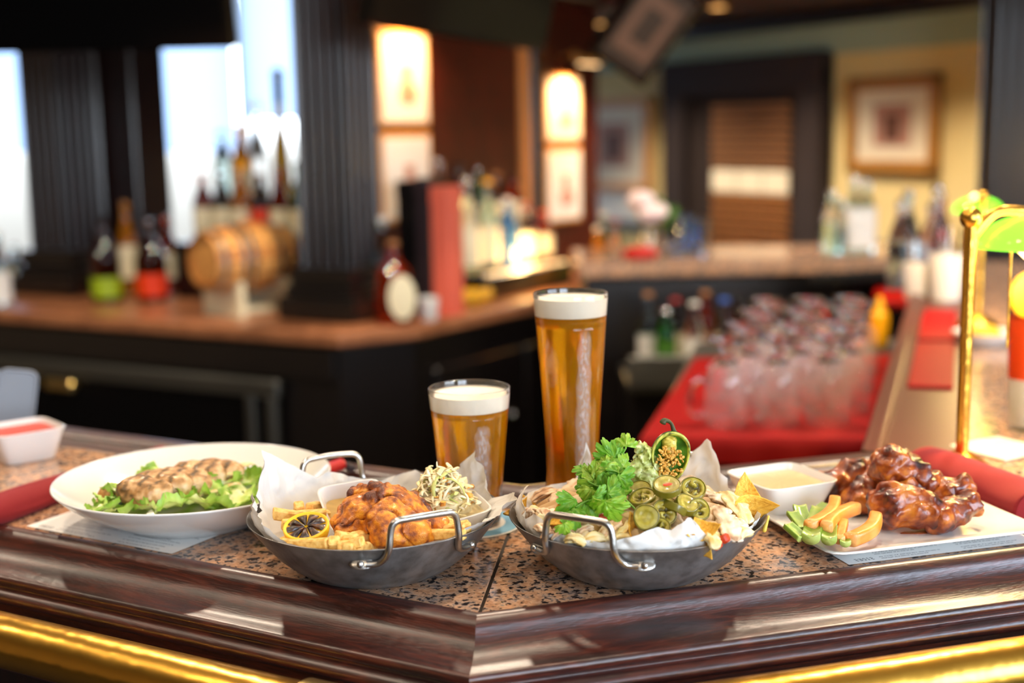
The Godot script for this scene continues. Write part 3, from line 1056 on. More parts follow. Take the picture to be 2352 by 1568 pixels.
	# things standing on the left stretch
	var b1 := bottle("rum_bottle", on(247, 693, BACK), 0.052, 0.17, 0.015, 0.30, "brown_glass", "lime_label", "black_gloss", 0.02, 0.07, "dark brown bottle with a lime green label near the far fluted column", "bottle")
	bottle("rum_bottle", on(352, 690, BACK), 0.055, 0.16, 0.016, 0.29, "brown_glass", "orange_label", "chrome", 0.02, 0.08, "dark bottle with an orange red label beside the small barrel", "bottle")
	bottle("liqueur_bottle", on(300, 674, BACK), 0.034, 0.20, 0.014, 0.34, "gold_glass", "cream_label", "cork", 0.06, 0.12, "slim golden bottle behind the lime and orange labelled ones", "bottle")
	bottle("rum_bottle", on(392, 668, BACK), 0.045, 0.17, 0.014, 0.29, "amber_glass", "cream_label", "chrome", 0.05, 0.10, "amber bottle with steel pourer close behind the orange labelled one", "bottle")
	bottle("soda_bottle", on(4, 700, BACK), 0.036, 0.15, 0.014, 0.26, "pale_glass", "white_paint", "white_paint", 0.01, 0.11, "pale bottle with white label at the very end of the back bar", "bottle")
	bottle("bitters_bottle", on(40, 660, BACK), 0.026, 0.10, 0.012, 0.17, "pale_glass", "cream_label", "red_cap", 0.02, 0.06, "small bottle with a red cap at the foot of the far fluted column", "bottle")
	# barrel on its cradle
	var bl := on(548, 722, BACK)
	var ba := thing("oak_barrel", "small oak ageing barrel with steel hoops on the back bar", "barrel", bl + Vector3(0.02, 0.180, -0.06), 0.82)
	var prof := []
	var L := 0.33
	for i in 13:
		var s := -1.0 + i / 6.0
		prof.append([0.112 - 0.024 * s * s, s * L / 2])
	var staves := 18
	for k in staves:
		var rows := []
		for e in prof:
			var row := PackedVector3Array()
			for j in 4:
				var a := TAU * (k + 0.02 + 0.96 * j / 3.0) / staves
				row.append(Vector3(e[1], sin(a) * e[0], cos(a) * e[0]))
			for j in 4:
				var a := TAU * (k + 0.98 - 0.96 * j / 3.0) / staves
				row.append(Vector3(e[1], sin(a) * (e[0] - 0.012), cos(a) * (e[0] - 0.012)))
			rows.append(row)
		part(ba, "stave", grid(rows, true, true), M["oak"] if k % 3 else M["oak_dark"])
	for s in [-1, 1]:
		part(ba, "head", lathe([[0, -0.004], [0.077, -0.004], [0.077, 0.004], [0, 0.004]], 32), M["oak"], Vector3(s * 0.150, 0, 0), Vector3(0, 0, PI / 2))
	for s in [-0.14, -0.072, -0.04, 0.072, 0.14]:
		var rr: float = 0.1125 - 0.024 * pow(s / (L / 2), 2)
		part(ba, "hoop", lathe([[rr, -0.009], [rr + 0.0022, -0.009], [rr + 0.0022, 0.009], [rr, 0.009], [rr, -0.009]], 40), M["stainless"], Vector3(s, 0, 0), Vector3(0, 0, PI / 2))
	part(ba, "bung", lathe([[0, 0], [0.012, 0], [0.01, 0.012], [0, 0.012]], 16), M["oak_dark"], Vector3(0, 0.110, 0))
	var cr := thing("barrel_cradle", "pale wooden cradle carrying the small oak barrel", "stand", bl + Vector3(0.02, -0.015, -0.06), 0.82)
	for s in [-0.09, 0.09]:
		var leg := PackedVector2Array()
		for e in [[-0.1, 0.0], [0.1, 0.0], [0.1, 0.125], [0.084, 0.125]]: leg.append(Vector2(e[0], e[1]))
		for i in 7:
			var a := deg_to_rad(50.0 - i * 100.0 / 6.0)
			leg.append(Vector2(sin(a) * 0.108, 0.195 - cos(a) * 0.108))
		leg.append_array(PackedVector2Array([Vector2(-0.084, 0.125), Vector2(-0.1, 0.125)]))
		part(cr, "side", prism(leg, -0.012, 0.012), M["cream_label"], Vector3(s, 0, 0), Vector3(-PI / 2, 0, PI / 2))
	for z in [-0.075, 0.075]:
		part(cr, "bar", cbox(0.2, 0.02, 0.02, 0.003), M["cream_label"], Vector3(0, 0.03, z))
	# right stretch: whiskey, boxes, small things
	bottle("whiskey_bottle", on(908, 742, BACK), 0.058, 0.16, 0.016, 0.25, "amber_glass", "", "cork", 0.02, 0.09, "square shouldered whiskey bottle with a big cream oval label", "bottle", true)
	var wb := get_node("whiskey_bottle")
	part(wb, "label", lathe([[0, 0], [0.052, 0], [0.052, 0.003], [0, 0.003]], 32), M["cream_label"], Vector3(0.028, 0.085, 0.055), Vector3(PI / 2, 0, 0)).scale = Vector3(0.8, 1.0, 1.3)
	bottle("whiskey_bottle", on(890, 735, BACK) + Vector3(-0.02, 0, -0.14), 0.045, 0.2, 0.015, 0.31, "pale_glass", "cream_label", "white_paint", 0.03, 0.12, "clear bottle with white cap close behind the cream oval labelled whiskey", "bottle")
	var bx := [[on(985, 712, BACK), 0.085, 0.42, "black_box", "tall black gift box standing next to the whiskey bottle"], [on(1018, 722, BACK) + Vector3(0.0, 0, -0.02), 0.05, 0.43, "plum_box", "tall narrow plum box squeezed between the black and coral boxes"], [on(1058, 724, BACK), 0.066, 0.405, "coral_box", "tall coral red gift box on the back bar"]]
	for e in bx:
		var g := thing("gift_box", e[4], "box", e[0] + fr.basis * Vector3(0, 0, -0.045), ylw)
		part(g, "carton", cbox(e[1], e[2] * 0.86, 0.085, 0.003), M[e[3]], Vector3(0, e[2] * 0.43, 0))
		part(g, "lid", cbox(e[1] + 0.003, e[2] * 0.14, 0.088, 0.003), M[e[3]], Vector3(0, e[2] * 0.93, 0))
	var cup := solo("paper_cup", "small white cup at the foot of the plum box", "cup", lathe([[0, 0], [0.026, 0], [0.033, 0.07], [0.0315, 0.07], [0.025, 0.003], [0, 0.003]], 24), M["white_paint"], on(985, 735, BACK))
	for k in 4:
		var p := on([1085, 1112, 1132, 1098][k], [700, 698, 692, 690][k], BACK)
		solo("lemon", "yellow lemon in the little heap beside the coral box", "lemon", ball(Vector3(0.036, 0.026, 0.026), 16, 0.002, 60, k), M["lemon_skin"], p + Vector3(0, 0.026, 0) + fr.basis * Vector3(0, 0, -0.03), Vector3(0, k * 0.7, 0), "lemons beside the coral box")
	# two step display with lit bottles
	var st := thing("bottle_step", "black stepped bottle stand in front of the brown panel", "stand", fr * Vector3(0.80, BACK, -0.21), yr)
	part(st, "step", cbox(0.56, 0.085, 0.17, 0.005), M["black_wood"], Vector3(0, 0.0425, 0.0))
	part(st, "step", cbox(0.56, 0.17, 0.14, 0.005), M["black_wood"], Vector3(0, 0.085, -0.13))
	part(st, "light_strip", cbox(0.5, 0.006, 0.02, 0.002), M["strip_glow"], Vector3(0, 0.089, 0.07))
	var sl := OmniLight3D.new()
	sl.name = "light"
	sl.light_color = Color(1.0, 0.80, 0.5)
	sl.light_energy = 0.12
	sl.light_size = 0.03
	sl.omni_range = 10.0
	sl.omni_attenuation = 2.0
	sl.shadow_enabled = true
	st.add_child(sl)
	sl.position = Vector3(0, 0.13, 0.075)
	var rowb := [["pale_glass", "yellow_plastic", "cream_label", 0.32, 0.04, "clear bottle with tall yellow cap on the lit step"], ["clear_glass", "chrome", "cream_label", 0.33, 0.042, "clear bottle with cream label on the lit step, next to the coral box"], ["blue_glass", "white_paint", "", 0.25, 0.04, "pale blue bottle on the lit step"], ["clear_glass", "red_cap", "cream_label", 0.22, 0.038, "white labelled bottle with red cap on the lit step"], ["amber_glass", "orange_plastic", "cream_label", 0.19, 0.036, "short amber bottle with orange cap at the end of the lit step"]]
	var order := [1, 0, 2, 3, 4]
	for k in 5:
		var e: Array = rowb[order[k]]
		bottle("spirit_bottle", st.transform * Vector3(-0.24 + k * 0.118, 0.086, -0.01), e[4], e[3] * 0.6, 0.015, e[3], e[0], e[2], e[1], 0.03, e[3] * 0.4, e[5], "bottle")
	for k in 5:
		bottle("spirit_bottle", st.transform * Vector3(-0.25 + k * 0.115, 0.171, -0.125), 0.037, 0.2 - 0.012 * k, 0.014, 0.31 - 0.02 * k, ["clear_glass", "brown_glass", "green_glass", "clear_glass", "amber_glass"][k], "cream_label", ["chrome", "black_gloss", "chrome", "cork", "black_gloss"][k], 0.04, 0.1, ["clear bottle on the raised rear step, nearest the coral box", "brown bottle on the raised rear step, black capped", "green bottle on the raised rear step", "clear bottle with cork on the raised rear step", "amber bottle on the raised rear step, at its far end"][k], "bottle")

func bottle(nm: String, at: Vector3, r: float, hs: float, rn: float, h: float, gl: String, label: String, cap: String, l0: float, lh: float, text: String, cat: String, square := false, group := "") -> Node3D:
	var t := thing(nm, text, cat, at, 0.0, group)
	var body := lathe([[0, 0.002], [r * 0.9, 0.0], [r, 0.006], [r, hs * 0.9], [r * 0.93, hs], [rn * 1.6, hs + (h - hs) * 0.35], [rn, hs + (h - hs) * 0.55], [rn, h * 0.93], [rn * 1.15, h * 0.935], [rn * 1.15, h * 0.95], [0, h * 0.95]], 8 if square else 24)
	part(t, "body", body, M[gl], Vector3.ZERO, Vector3(0, PI / 8 if square else 0.0, 0))
	if label:
		part(t, "label", lathe([[r + 0.0004, l0], [r + 0.0012, l0], [r + 0.0012, l0 + lh], [r + 0.0004, l0 + lh], [r + 0.0004, l0]], 24), M[label])
	part(t, "cap", lathe([[0, h * 0.945], [rn * 1.2, h * 0.945], [rn * 1.1, h * 0.985], [rn * 0.8, h], [0, h]], 16), M[cap])
	return t


# ---------------------------------------------------------------- bottles before the bright window
func build_window_shelf() -> void:
	var yl := fl.basis.get_euler().y
	var st := thing("bottle_tier", "stepped dark wooden bottle rack standing before the bright window", "stand", fl * Vector3(-0.66, BACK, -0.615), yl)
	part(st, "step", cbox(0.78, 0.20, 0.13, 0.005), M["black_wood"], Vector3(0, 0.10, 0.07))
	part(st, "step", cbox(0.78, 0.34, 0.13, 0.005), M["black_wood"], Vector3(0, 0.17, -0.07))
	var f := st.transform
	var kinds := [["amber_glass", "cream_label", "chrome"], ["gold_glass", "cream_label", "yellow_plastic"], ["clear_glass", "cream_label", "chrome"], ["green_glass", "cream_label", "black_gloss"], ["brown_glass", "orange_label", "cork"], ["pale_glass", "", "chrome"]]
	for k in 8:
		var e: Array = kinds[[0, 2, 1, 4, 0, 3, 2, 0][k]]
		bottle("spirit_bottle", f * Vector3(-0.30 + k * 0.086, 0.201, 0.07), 0.036, 0.15, 0.014, 0.24 + 0.02 * (k % 3), e[0], e[1], e[2], 0.03, 0.09, "spirit bottle crowded on the lower step before the bright window", "bottle", false, "bottles on the lower window step")
	for k in 2:
		var e: Array = kinds[[5, 1, 2, 0, 1, 5, 4][k]]
		bottle("spirit_bottle", f * Vector3(-0.32 + k * 0.088, 0.341, -0.07), 0.037, 0.15, 0.014, [0.25, 0.27, 0.31, 0.24, 0.26, 0.29, 0.25][k], e[0], e[1], e[2], 0.03, 0.08, "spirit bottle crowded on the upper step before the bright window", "bottle", false, "bottles on the upper window step")
	var tall := bottle("liqueur_bottle", f * Vector3(-0.052, 0.341, -0.07), 0.038, 0.06, 0.017, 0.46, "olive_glass", "", "black_gloss", 0, 0, "very tall tapering golden bottle by the big fluted column", "bottle")
	part(tall, "foil", lathe([[0.0172, 0.34], [0.0182, 0.34], [0.0182, 0.44], [0.0172, 0.44], [0.0172, 0.34]], 24), M["black_gloss"])
	bottle("decanter", f * Vector3(-0.142, 0.341, -0.055), 0.034, 0.16, 0.012, 0.35, "clear_glass", "", "orange_plastic", 0, 0, "tall clear bottle with an orange stopper before the window", "bottle")


# ---------------------------------------------------------------- far bar, door side
func build_far_side() -> void:
	var t := thing("far_bar", "far stretch of the bar with pale granite edge before the shuttered door", "bar counter", Vector3(0.86, 0, -4.42))
	part(t, "granite_slab", cbox(1.28, 0.05, 0.5, 0.004), M["granite"], Vector3(0, BAR - 0.025, 0))
	part(t, "cabinet", cbox(1.24, BAR - 0.06, 0.42, 0.004), M["black_wood"], Vector3(0, (BAR - 0.06) / 2, 0))
	var rail := thing("bottle_rail", "low bottle rack under the far bar crowded with mixers and pourers", "rack", Vector3(0.74, 0, -3.92))
	part(rail, "top", cbox(0.8, 0.03, 0.34, 0.004), M["stainless_dull"], Vector3(0, 0.74, 0))
	part(rail, "lip", cbox(0.8, 0.09, 0.02, 0.004), M["stainless_dull"], Vector3(0, 0.79, 0.17))
	part(rail, "body", cbox(0.78, 0.72, 0.3, 0.004), M["black_wood"], Vector3(0, 0.365, -0.01))
	var y := 0.756
	var list := [[1492, "pale_glass", "white_paint", "cork", 0.24, "pale blue bottle with white label at the near end of the low rack"], [1525, "green_glass", "leaf_green", "chrome", 0.20, "green labelled bottle at the near end of the low rack"], [1556, "clear_glass", "cream_label", "red_cap", 0.22, "red capped bottle on the low rack"], [1590, "clear_glass", "white_paint", "white_paint", 0.22, "white capped bottle on the low rack"],
		[1625, "amber_glass", "print_pink", "cork", 0.24, "pink labelled bottle with tan top on the low rack"], [1658, "clear_glass", "print_pink", "blue_plastic", 0.23, "blue capped bottle on the low rack"], [1700, "brown_glass", "cream_label", "black_gloss", 0.22, "brown bottle with cream label on the low rack"], [1738, "gold_glass", "cream_label", "chrome", 0.20, "golden bottle with steel pourer on the low rack"], [1775, "amber_glass", "cream_label", "chrome", 0.21, "amber bottle with steel pourer on the low rack, mid way"], [1815, "clear_glass", "cream_label", "black_gloss", 0.22, "clear bottle with black top on the low rack"]]
	for e in list:
		var p := dz(e[0], 700, 3.92)
		bottle("mixer_bottle", Vector3(p.x, y, -3.965 + 0.09 * (list.find(e) % 2)), 0.031, e[4] * 0.62, 0.014, e[4], e[1], e[2], e[3], 0.02, 0.09, e[5], "bottle")
	for e in [[1880, "red_plastic", 0.19, "red squeeze bottle standing behind the glass mugs"], [1968, "orange_plastic", 0.19, "orange squeeze bottle standing behind the glass mugs"], [2020, "yellow_plastic", 0.19, "yellow squeeze bottle standing behind the glass mugs by the bar run"]]:
		var p := dz(e[0], 740, 3.2)
		var s := thing("squeeze_bottle", e[3], "bottle", Vector3(p.x, 0.946, -3.2))
		part(s, "body", lathe([[0, 0], [0.022, 0], [0.024, 0.006], [0.024, 0.075], [0.018, 0.088], [0, 0.088]], 24), M[e[1]])
		part(s, "nozzle", lathe([[0, 0.086], [0.016, 0.086], [0.014, 0.094], [0.004, 0.125], [0, 0.125]], 20), M[e[1]])
	# on the far bar
	var z := -4.36
	var cups := [[1578, 0.037, 0.13, "smoke_blue", "tall blue tumbler on the far bar before the shuttered door"], [1604, 0.037, 0.12, "smoke_blue", "second blue tumbler on the far bar, nearer the door"], [1548, 0.034, 0.05, "smoke_blue", "small blue bowl on the far bar"]]
	for e in cups:
		var p := dz(e[0], 570, 4.36)
		var r: float = e[1]
		solo("tumbler", e[4], "cup", lathe([[0, 0], [r * 0.85, 0], [r, e[2]], [r - 0.003, e[2]], [r * 0.82, 0.006], [0, 0.006]], 28), M[e[3]], Vector3(p.x, BAR, z))
	for e in [[1985, 0.16], [2040, 0.20], [2072, 0.19], [2008, 0.13]]:
		var p := dz(e[0], 560, 3.9)
		bottle("clear_bottle", Vector3(p.x, BAR, -4.3), 0.032, e[1] * 0.7, 0.013, e[1] + 0.05, "pale_glass", "white_paint" if e[0] in [2040, 2072] else "", "chrome", 0.02, 0.13, "clear bottle among those at the end of the far bar", "bottle", false, "clear bottles at the end of the far bar")
	var v := thing("flower_vase", "pale pink blossoms with green leaves in a glass on the far bar", "flowers", Vector3(dz(1498, 560, 4.3).x, BAR, -4.3))
	part(v, "vase", lathe([[0, 0], [0.032, 0], [0.035, 0.1], [0.031, 0.1], [0.028, 0.006], [0, 0.006]], 24), M["clear_glass"])
	for k in 7:
		var a := k * 2.4
		part(v, "blossom", ball(Vector3(0.036, 0.030, 0.036), 14, 0.01, 70, k), M["blossom"], Vector3(sin(a) * 0.035 - 0.012, 0.15 + 0.02 * (k % 3), cos(a) * 0.035))
	for k in 6:
		var a := k * 1.1
		part(v, "leaf", ball(Vector3(0.016, 0.006, 0.05), 12), M["leaf_green"], Vector3(0.045 + 0.012 * sin(a), 0.11 + 0.012 * k, 0.02 * cos(a)), Vector3(-0.7, a, 0.3))
	var n := solo("red_napkin", "folded red napkin lying beside the flower glass on the far bar", "napkin", ball(Vector3(0.06, 0.025, 0.05), 18, 0.006, 40, 3), M["red_plastic"], Vector3(dz(1472, 590, 4.2).x, BAR + 0.02, -4.22))
	for k in 3:
		var p := dz([1405, 1428, 1385][k], 560, 4.55)
		bottle("mixer_bottle", Vector3(p.x, BACK, -4.9 + 0.06 * k), 0.034, 0.13, 0.014, [0.26, 0.24, 0.22][k], ["green_glass", "clear_glass", "gold_glass"][k], ["lime_label", "cream_label", "yellow_plastic"][k], ["white_paint", "red_cap", "white_paint"][k], 0.02, 0.08, ["green labelled bottle with white cap at the back bar's far end", "red capped bottle at the back bar's far end", "yellow labelled bottle at the back bar's far end"][k], "bottle")
	solo("bar_mat", "small red bar mat on the back bar beyond the spirit bottles", "mat", cbox(0.2, 0.012, 0.14, 0.004), M["red_rubber"], fr * Vector3(1.28, BACK + 0.006, -0.12), Vector3(0, fr.basis.get_euler().y, 0))
	# drainboard with a red cloth and upturned footed glass mugs inside the bar
	var yb := 0.945
	var x0 := on(1505, 992, yb).x - 0.02
	var edge := func(z: float) -> float: return 0.408 + (-1.62 - z) * 0.345      # just inside the bar run
	var s := thing("drain_station", "steel drain station with a red towel over its top inside the bar", "counter")
	var q := PackedVector2Array([Vector2(x0, -2.29), Vector2(edge.call(-2.24), -2.24), Vector2(edge.call(-3.34), -3.34), Vector2(x0 + 0.24, -3.34)])
	part(s, "body", prism(inset(q, 0.012), 0.0, yb - 0.05), M["grey_metal_paint"])
	part(s, "steel_top", prism(q, yb - 0.05, yb - 0.004, 0.004), M["stainless_dull"])
	var tw := thing("red_towel", "red towel spread under the upturned glass mugs", "towel")
	var xr: float = edge.call(-2.225)
	var tq := PackedVector2Array([Vector2(x0 - 0.012, -2.275), Vector2(xr, -2.225), Vector2(edge.call(-3.08), -3.08), Vector2(x0 + 0.20, -3.08)])
	part(tw, "top", prism(tq, yb - 0.0035, yb + 0.002, 0.002), M["red_rubber"])
	var rows := []
	for i in 6:
		var row := PackedVector3Array()
		for j in 25:
			var u := j / 24.0
			row.append(Vector3(lerpf(x0 - 0.012, xr, u), yb - 0.0 - i * 0.0085, lerpf(-2.275, -2.225, u) + 0.006 * sqrt(i) + 0.003 * sin(u * 30.0) * i / 5.0))
		rows.append(row)
	part(tw, "hanging_edge", grid(rows), M["red_rubber"])
	var mug: Node3D = null
	for j in 7:
		var z0 := -2.37 - 0.092 * j
		var x := 0.395 + 0.03 * j + 0.03 * (j % 2)
		while x < edge.call(z0) - 0.045:
			var p := Vector3(x, yb + 0.002, z0)
			if mug == null:
				mug = make_mug(p)
				mug.rotation.y = 3.3
			else:
				var c := copy_of(mug)
				c.position = p
				c.rotation.y = 3.1 + 0.9 * sin(x * 40.0 + j * 1.7)
			x += 0.094
	# black register screen and tap tower by the bar run
	var pad := thing("register_screen", "black till screen with a red card reader by the far end of the bar run", "screen", Vector3(dz(1985, 600, 3.8).x, 1.045, -3.85), 0.3)
	part(pad, "housing", cbox(0.26, 0.035, 0.16, 0.008), M["till_black"], Vector3.ZERO, Vector3(-0.12, 0, 0))
	part(pad, "foot", cbox(0.10, 0.29, 0.08, 0.008), M["black_rubber"], Vector3(0, -0.145, -0.02))
	part(pad, "card_reader", cbox(0.14, 0.03, 0.1, 0.008), M["red_plastic"], Vector3(0.07, -0.06, 0.11), Vector3(0.3, -0.2, -0.12))
	part(pad, "reader_arm", cbox(0.03, 0.03, 0.12, 0.004), M["black_rubber"], Vector3(0.05, -0.07, 0.04), Vector3(0, 0.4, 0))

func make_mug(at: Vector3) -> Node3D:
	var t := thing("glass_mug", "clear footed glass mug with a handle, upturned on the red towel", "mug", at, 0.5, "upturned glass mugs on the red towel")
	var w := []
	for e in [[0.0370, 0.0], [0.0400, 0.02], [0.0405, 0.045], [0.0385, 0.075], [0.033, 0.098], [0.022, 0.113]]: w.append(ring(e[0], e[1], 28))
	part(t, "bowl", grid(w, true), M["mug_pane"])
	part(t, "rim", lathe([[0.0355, 0.0], [0.0375, 0.0], [0.038, 0.002], [0.0375, 0.004], [0.0355, 0.004], [0.0355, 0.0]], 28), M["clear_glass"])
	part(t, "stem", lathe([[0, 0.106], [0.016, 0.109], [0.0225, 0.113], [0.0125, 0.122], [0.0095, 0.130], [0.0105, 0.140], [0.018, 0.149], [0.034, 0.154], [0.0352, 0.1565], [0.034, 0.159], [0.012, 0.1615], [0, 0.162]], 28), M["clear_glass"])
	part(t, "handle", tube(curve(PackedVector3Array([Vector3(0.038, 0.022, 0), Vector3(0.055, 0.018, 0), Vector3(0.069, 0.030, 0), Vector3(0.071, 0.054, 0), Vector3(0.064, 0.076, 0), Vector3(0.050, 0.086, 0), Vector3(0.035, 0.084, 0)]), 4), 0.0052, 10), M["clear_glass"])
	return t


# ---------------------------------------------------------------- the bar's right run
func lamp(label: String, stem: Vector3, h: float, r: float, off: Vector3, power: float) -> void:
	var t := thing("banker_lamp", label, "lamp", stem)
	part(t, "base", lathe([[0, 0], [0.044, 0], [0.046, 0.006], [0.042, 0.012], [0.03, 0.02], [0.012, 0.032], [0, 0.032]], 36), M["brass"])
	part(t, "stem", tube(PackedVector3Array([Vector3(0, 0.02, 0), Vector3(0, h, 0)]), 0.0075, 20), M["brass"])
	part(t, "finial", ball(Vector3.ONE * 0.013, 14), M["brass"], Vector3(0, h + 0.006, 0))
	part(t, "arm", tube(curve(PackedVector3Array([Vector3(0, h - 0.02, 0), off * 0.4 + Vector3(0, h + 0.012, 0), off + Vector3(0, h + 0.01, 0)]), 6), 0.006, 12), M["brass"])
	var sh := []
	for i in 13:
		var a := PI / 2 * i / 12.0
		sh.append([r * sin(a) + 0.002, r * 0.62 * cos(a)])
	for i in range(12, -1, -1):
		var a := PI / 2 * i / 12.0
		sh.append([(r - 0.004) * sin(a) + 0.0005, (r * 0.62 - 0.004) * cos(a)])
	sh.append(sh[0])
	part(t, "shade", lathe(sh, 40), M["green_shade"], off + Vector3(0, h - r * 0.5, 0))
	part(t, "bulb", ball(Vector3(0.022, 0.028, 0.022), 14), M["warm_bulb"], off + Vector3(0, h - r * 0.3, 0))
	part(t, "pull_chain", tube(PackedVector3Array([off * 0.55 + Vector3(0, h - r * 0.4, 0.02), off * 0.55 + Vector3(0, h - r * 0.4 - 0.12, 0.02)]), 0.0016, 6), M["brass"])
	var l := OmniLight3D.new()
	l.name = "light"
	l.light_color = Color(1.0, 0.82, 0.55)
	l.light_energy = power
	l.light_size = 0.02
	l.omni_range = 10.0
	l.omni_attenuation = 2.0
	l.shadow_enabled = true
	t.add_child(l)
	l.position = off + Vector3(0, h - r * 0.3, 0)

func build_run_things() -> void:
	var s1 := on(2192, 1098, BAR)
	lamp("nearer brass banker lamp with glowing green glass shade", Vector3(s1.x + 0.008, BAR, s1.z), 0.305, 0.062, Vector3(0.078, 0, -0.01), 0.15)
	var s2 := on(2245, 755, BAR)
	lamp("farther brass banker lamp with glowing green glass shade", Vector3(s2.x, BAR, s2.z), 0.262, 0.048, Vector3(0.006, 0, -0.04), 0.15)
	# red bar mats on the inner ledge
	var d := Vector3(0.326, 0, -0.945)
	for k in 2:
		var o := [0.50, 0.98][k] as float
		var a := bar_at(2, -0.292)
		var c := Vector3(a.x, BAR + 0.0065, a.y) + d * (o + 0.22)
		solo("bar_mat", ["red rubber bar mat on the wooden ledge, the nearer one", "red rubber bar mat on the wooden ledge, the farther one"][k], "mat", cbox(0.44, 0.006, 0.07, 0.002), M["red_rubber"], c, Vector3(0, atan2(-d.z, d.x), 0))
	for k in 2:
		var p := on([2104, 2152][k], [684, 692][k], BAR)
		var h: float = [0.085, 0.115][k]
		var r: float = [0.034, 0.042][k]
		var t := thing("caddy_cup", ["smaller white cup standing on the bar run", "taller white cup full of straws and stirrers on the bar run"][k], "cup", Vector3(p.x + 0.02 * k, BAR, p.z))
		part(t, "cup", lathe([[0, 0], [r * 0.8, 0], [r, h], [r - 0.003, h], [r * 0.77, 0.005], [0, 0.005]], 28), M["white_paint"])
		if k == 1:
			for i in 7:
				var a := i * 0.9
				part(t, "stirrer", tube(PackedVector3Array([Vector3(sin(a) * 0.01, 0.01, cos(a) * 0.01), Vector3(sin(a) * 0.038, 0.175, cos(a) * 0.038)]), 0.0022, 6), M["black_rubber"] if i % 3 else M["chrome"])
	var gl := [[2050, 0.23], [2085, 0.25], [2120, 0.22], [2160, 0.24], [2105, 0.27]]
	for k in 5:
		var p := dz(gl[k][0], 600, 3.35)
		bottle("pourer_bottle", Vector3(p.x + 0.02, BAR, -3.35 - 0.075 * (k % 2) + (0.09 if k == 4 else 0.0)), 0.034, 0.13, 0.013, gl[k][1], ["clear_glass", "pale_glass", "clear_glass", "amber_glass", "clear_glass"][k], "", "chrome", 0, 0, "clear bottle with steel pourer at the far end of the bar run", "bottle", false, "pourer bottles on the bar run")
	# tall orange bottle at the frame's edge
	var p := on(2342, 985, BAR)
	var t := thing("cocktail_glass", "tall tumbler of orange red drink with an orange slice on its rim", "drink", Vector3(p.x + 0.015, BAR, p.z))
	part(t, "glass", lathe([[0, 0], [0.030, 0], [0.036, 0.175], [0.0335, 0.175], [0.028, 0.01], [0, 0.01]], 32), M["clear_glass"])
	part(t, "milky_layer", lathe([[0, 0.008], [0.0284, 0.008], [0.0305, 0.072], [0, 0.072]], 32), M["white_paint"])
	part(t, "drink", lathe([[0, 0.0722], [0.0306, 0.0722], [0.0335, 0.16], [0, 0.16]], 32), M["orange_plastic"])
	part(t, "orange_slice", lathe([[0, -0.004], [0.03, -0.004], [0.032, 0], [0.03, 0.004], [0, 0.004]], 28), M["yellow_plastic"], Vector3(-0.02, 0.19, 0.02), Vector3(PI / 2, 0.4, 0))
	var w := thing("candle_jar", "white votive jar with a dark foot on the bar run", "candle", Vector3(p.x - 0.012, BAR, p.z + 0.20))
	part(w, "foot", lathe([[0, 0], [0.04, 0], [0.04, 0.012], [0.03, 0.02], [0, 0.02]], 28), M["black_gloss"])
	part(w, "jar", lathe([[0, 0.02], [0.032, 0.02], [0.036, 0.09], [0.033, 0.09], [0.03, 0.026], [0, 0.026]], 28), M["white_paint"])
	var c := on(2262, 790, BAR)
	var cd := thing("ashtray_dish", "round white dish with a lemon rind beneath the farther lamp", "dish", Vector3(c.x, BAR, c.z))
	part(cd, "dish", lathe([[0, 0], [0.04, 0], [0.062, 0.025], [0.059, 0.025], [0.038, 0.005], [0, 0.005]], 32), M["white_china"])
	part(cd, "rind", ball(Vector3(0.03, 0.018, 0.03), 16), M["lemon_skin"], Vector3(0, 0.02, 0))
	var nk := on(2300, 1035, BAR)
	solo("drink_napkin", "small square white napkin on the granite below the nearer lamp", "napkin", cbox(0.09, 0.004, 0.09, 0.001), M["white_paint"], Vector3(nk.x, BAR + 0.003, nk.z), Vector3(0, 0.5, 0))


# ---------------------------------------------------------------- hanging screens
func build_screens() -> void:
	for k in 3:
		var lab: String = ["dark television hung over the long back bar near the bright window", "dark glossy television hung over the brown back panel", "television hung on its arm beyond, turned and tilted, with a painted reflection of a print"][k]
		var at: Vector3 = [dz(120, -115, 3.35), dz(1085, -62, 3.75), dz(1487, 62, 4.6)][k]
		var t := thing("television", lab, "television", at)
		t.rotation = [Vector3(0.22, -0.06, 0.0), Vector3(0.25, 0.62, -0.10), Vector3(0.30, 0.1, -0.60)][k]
		var s: Vector2 = [Vector2(0.86, 0.50), Vector2(0.62, 0.37), Vector2(0.24, 0.36)][k]
		part(t, "housing", cbox(s.x, s.y, 0.05, 0.008), M["black_gloss"], Vector3(0, 0, -0.026))
		part(t, "screen", cbox(s.x - 0.03, s.y - 0.03, 0.006, 0.001), M["black_gloss"], Vector3(0, 0, 0.001))
		part(t, "arm", tube(PackedVector3Array([Vector3(0, 0, -0.05), Vector3(0, 0.3, -0.12)]), 0.02, 12), M["black_rubber"])
		part(t, "pole", tube(PackedVector3Array([Vector3(0, 0.3, -0.12), Vector3(0, 3.2 - at.y, -0.12)]), 0.02, 12), M["black_rubber"])
		if k == 2:  # reflection of a framed print, painted on the dark screen as flat coloured panels
			part(t, "picture", cbox(s.x - 0.05, s.y - 0.05, 0.004, 0.001), M["reflected_dark"], Vector3(0, 0, 0.005))
			part(t, "picture", cbox(s.x * 0.62, s.y * 0.62, 0.004, 0.001), M["reflected_mat"], Vector3(0, 0, 0.0065))
			part(t, "picture", cbox(s.x * 0.3, s.y * 0.34, 0.004, 0.001), M["reflected_dark"], Vector3(0, 0, 0.008))


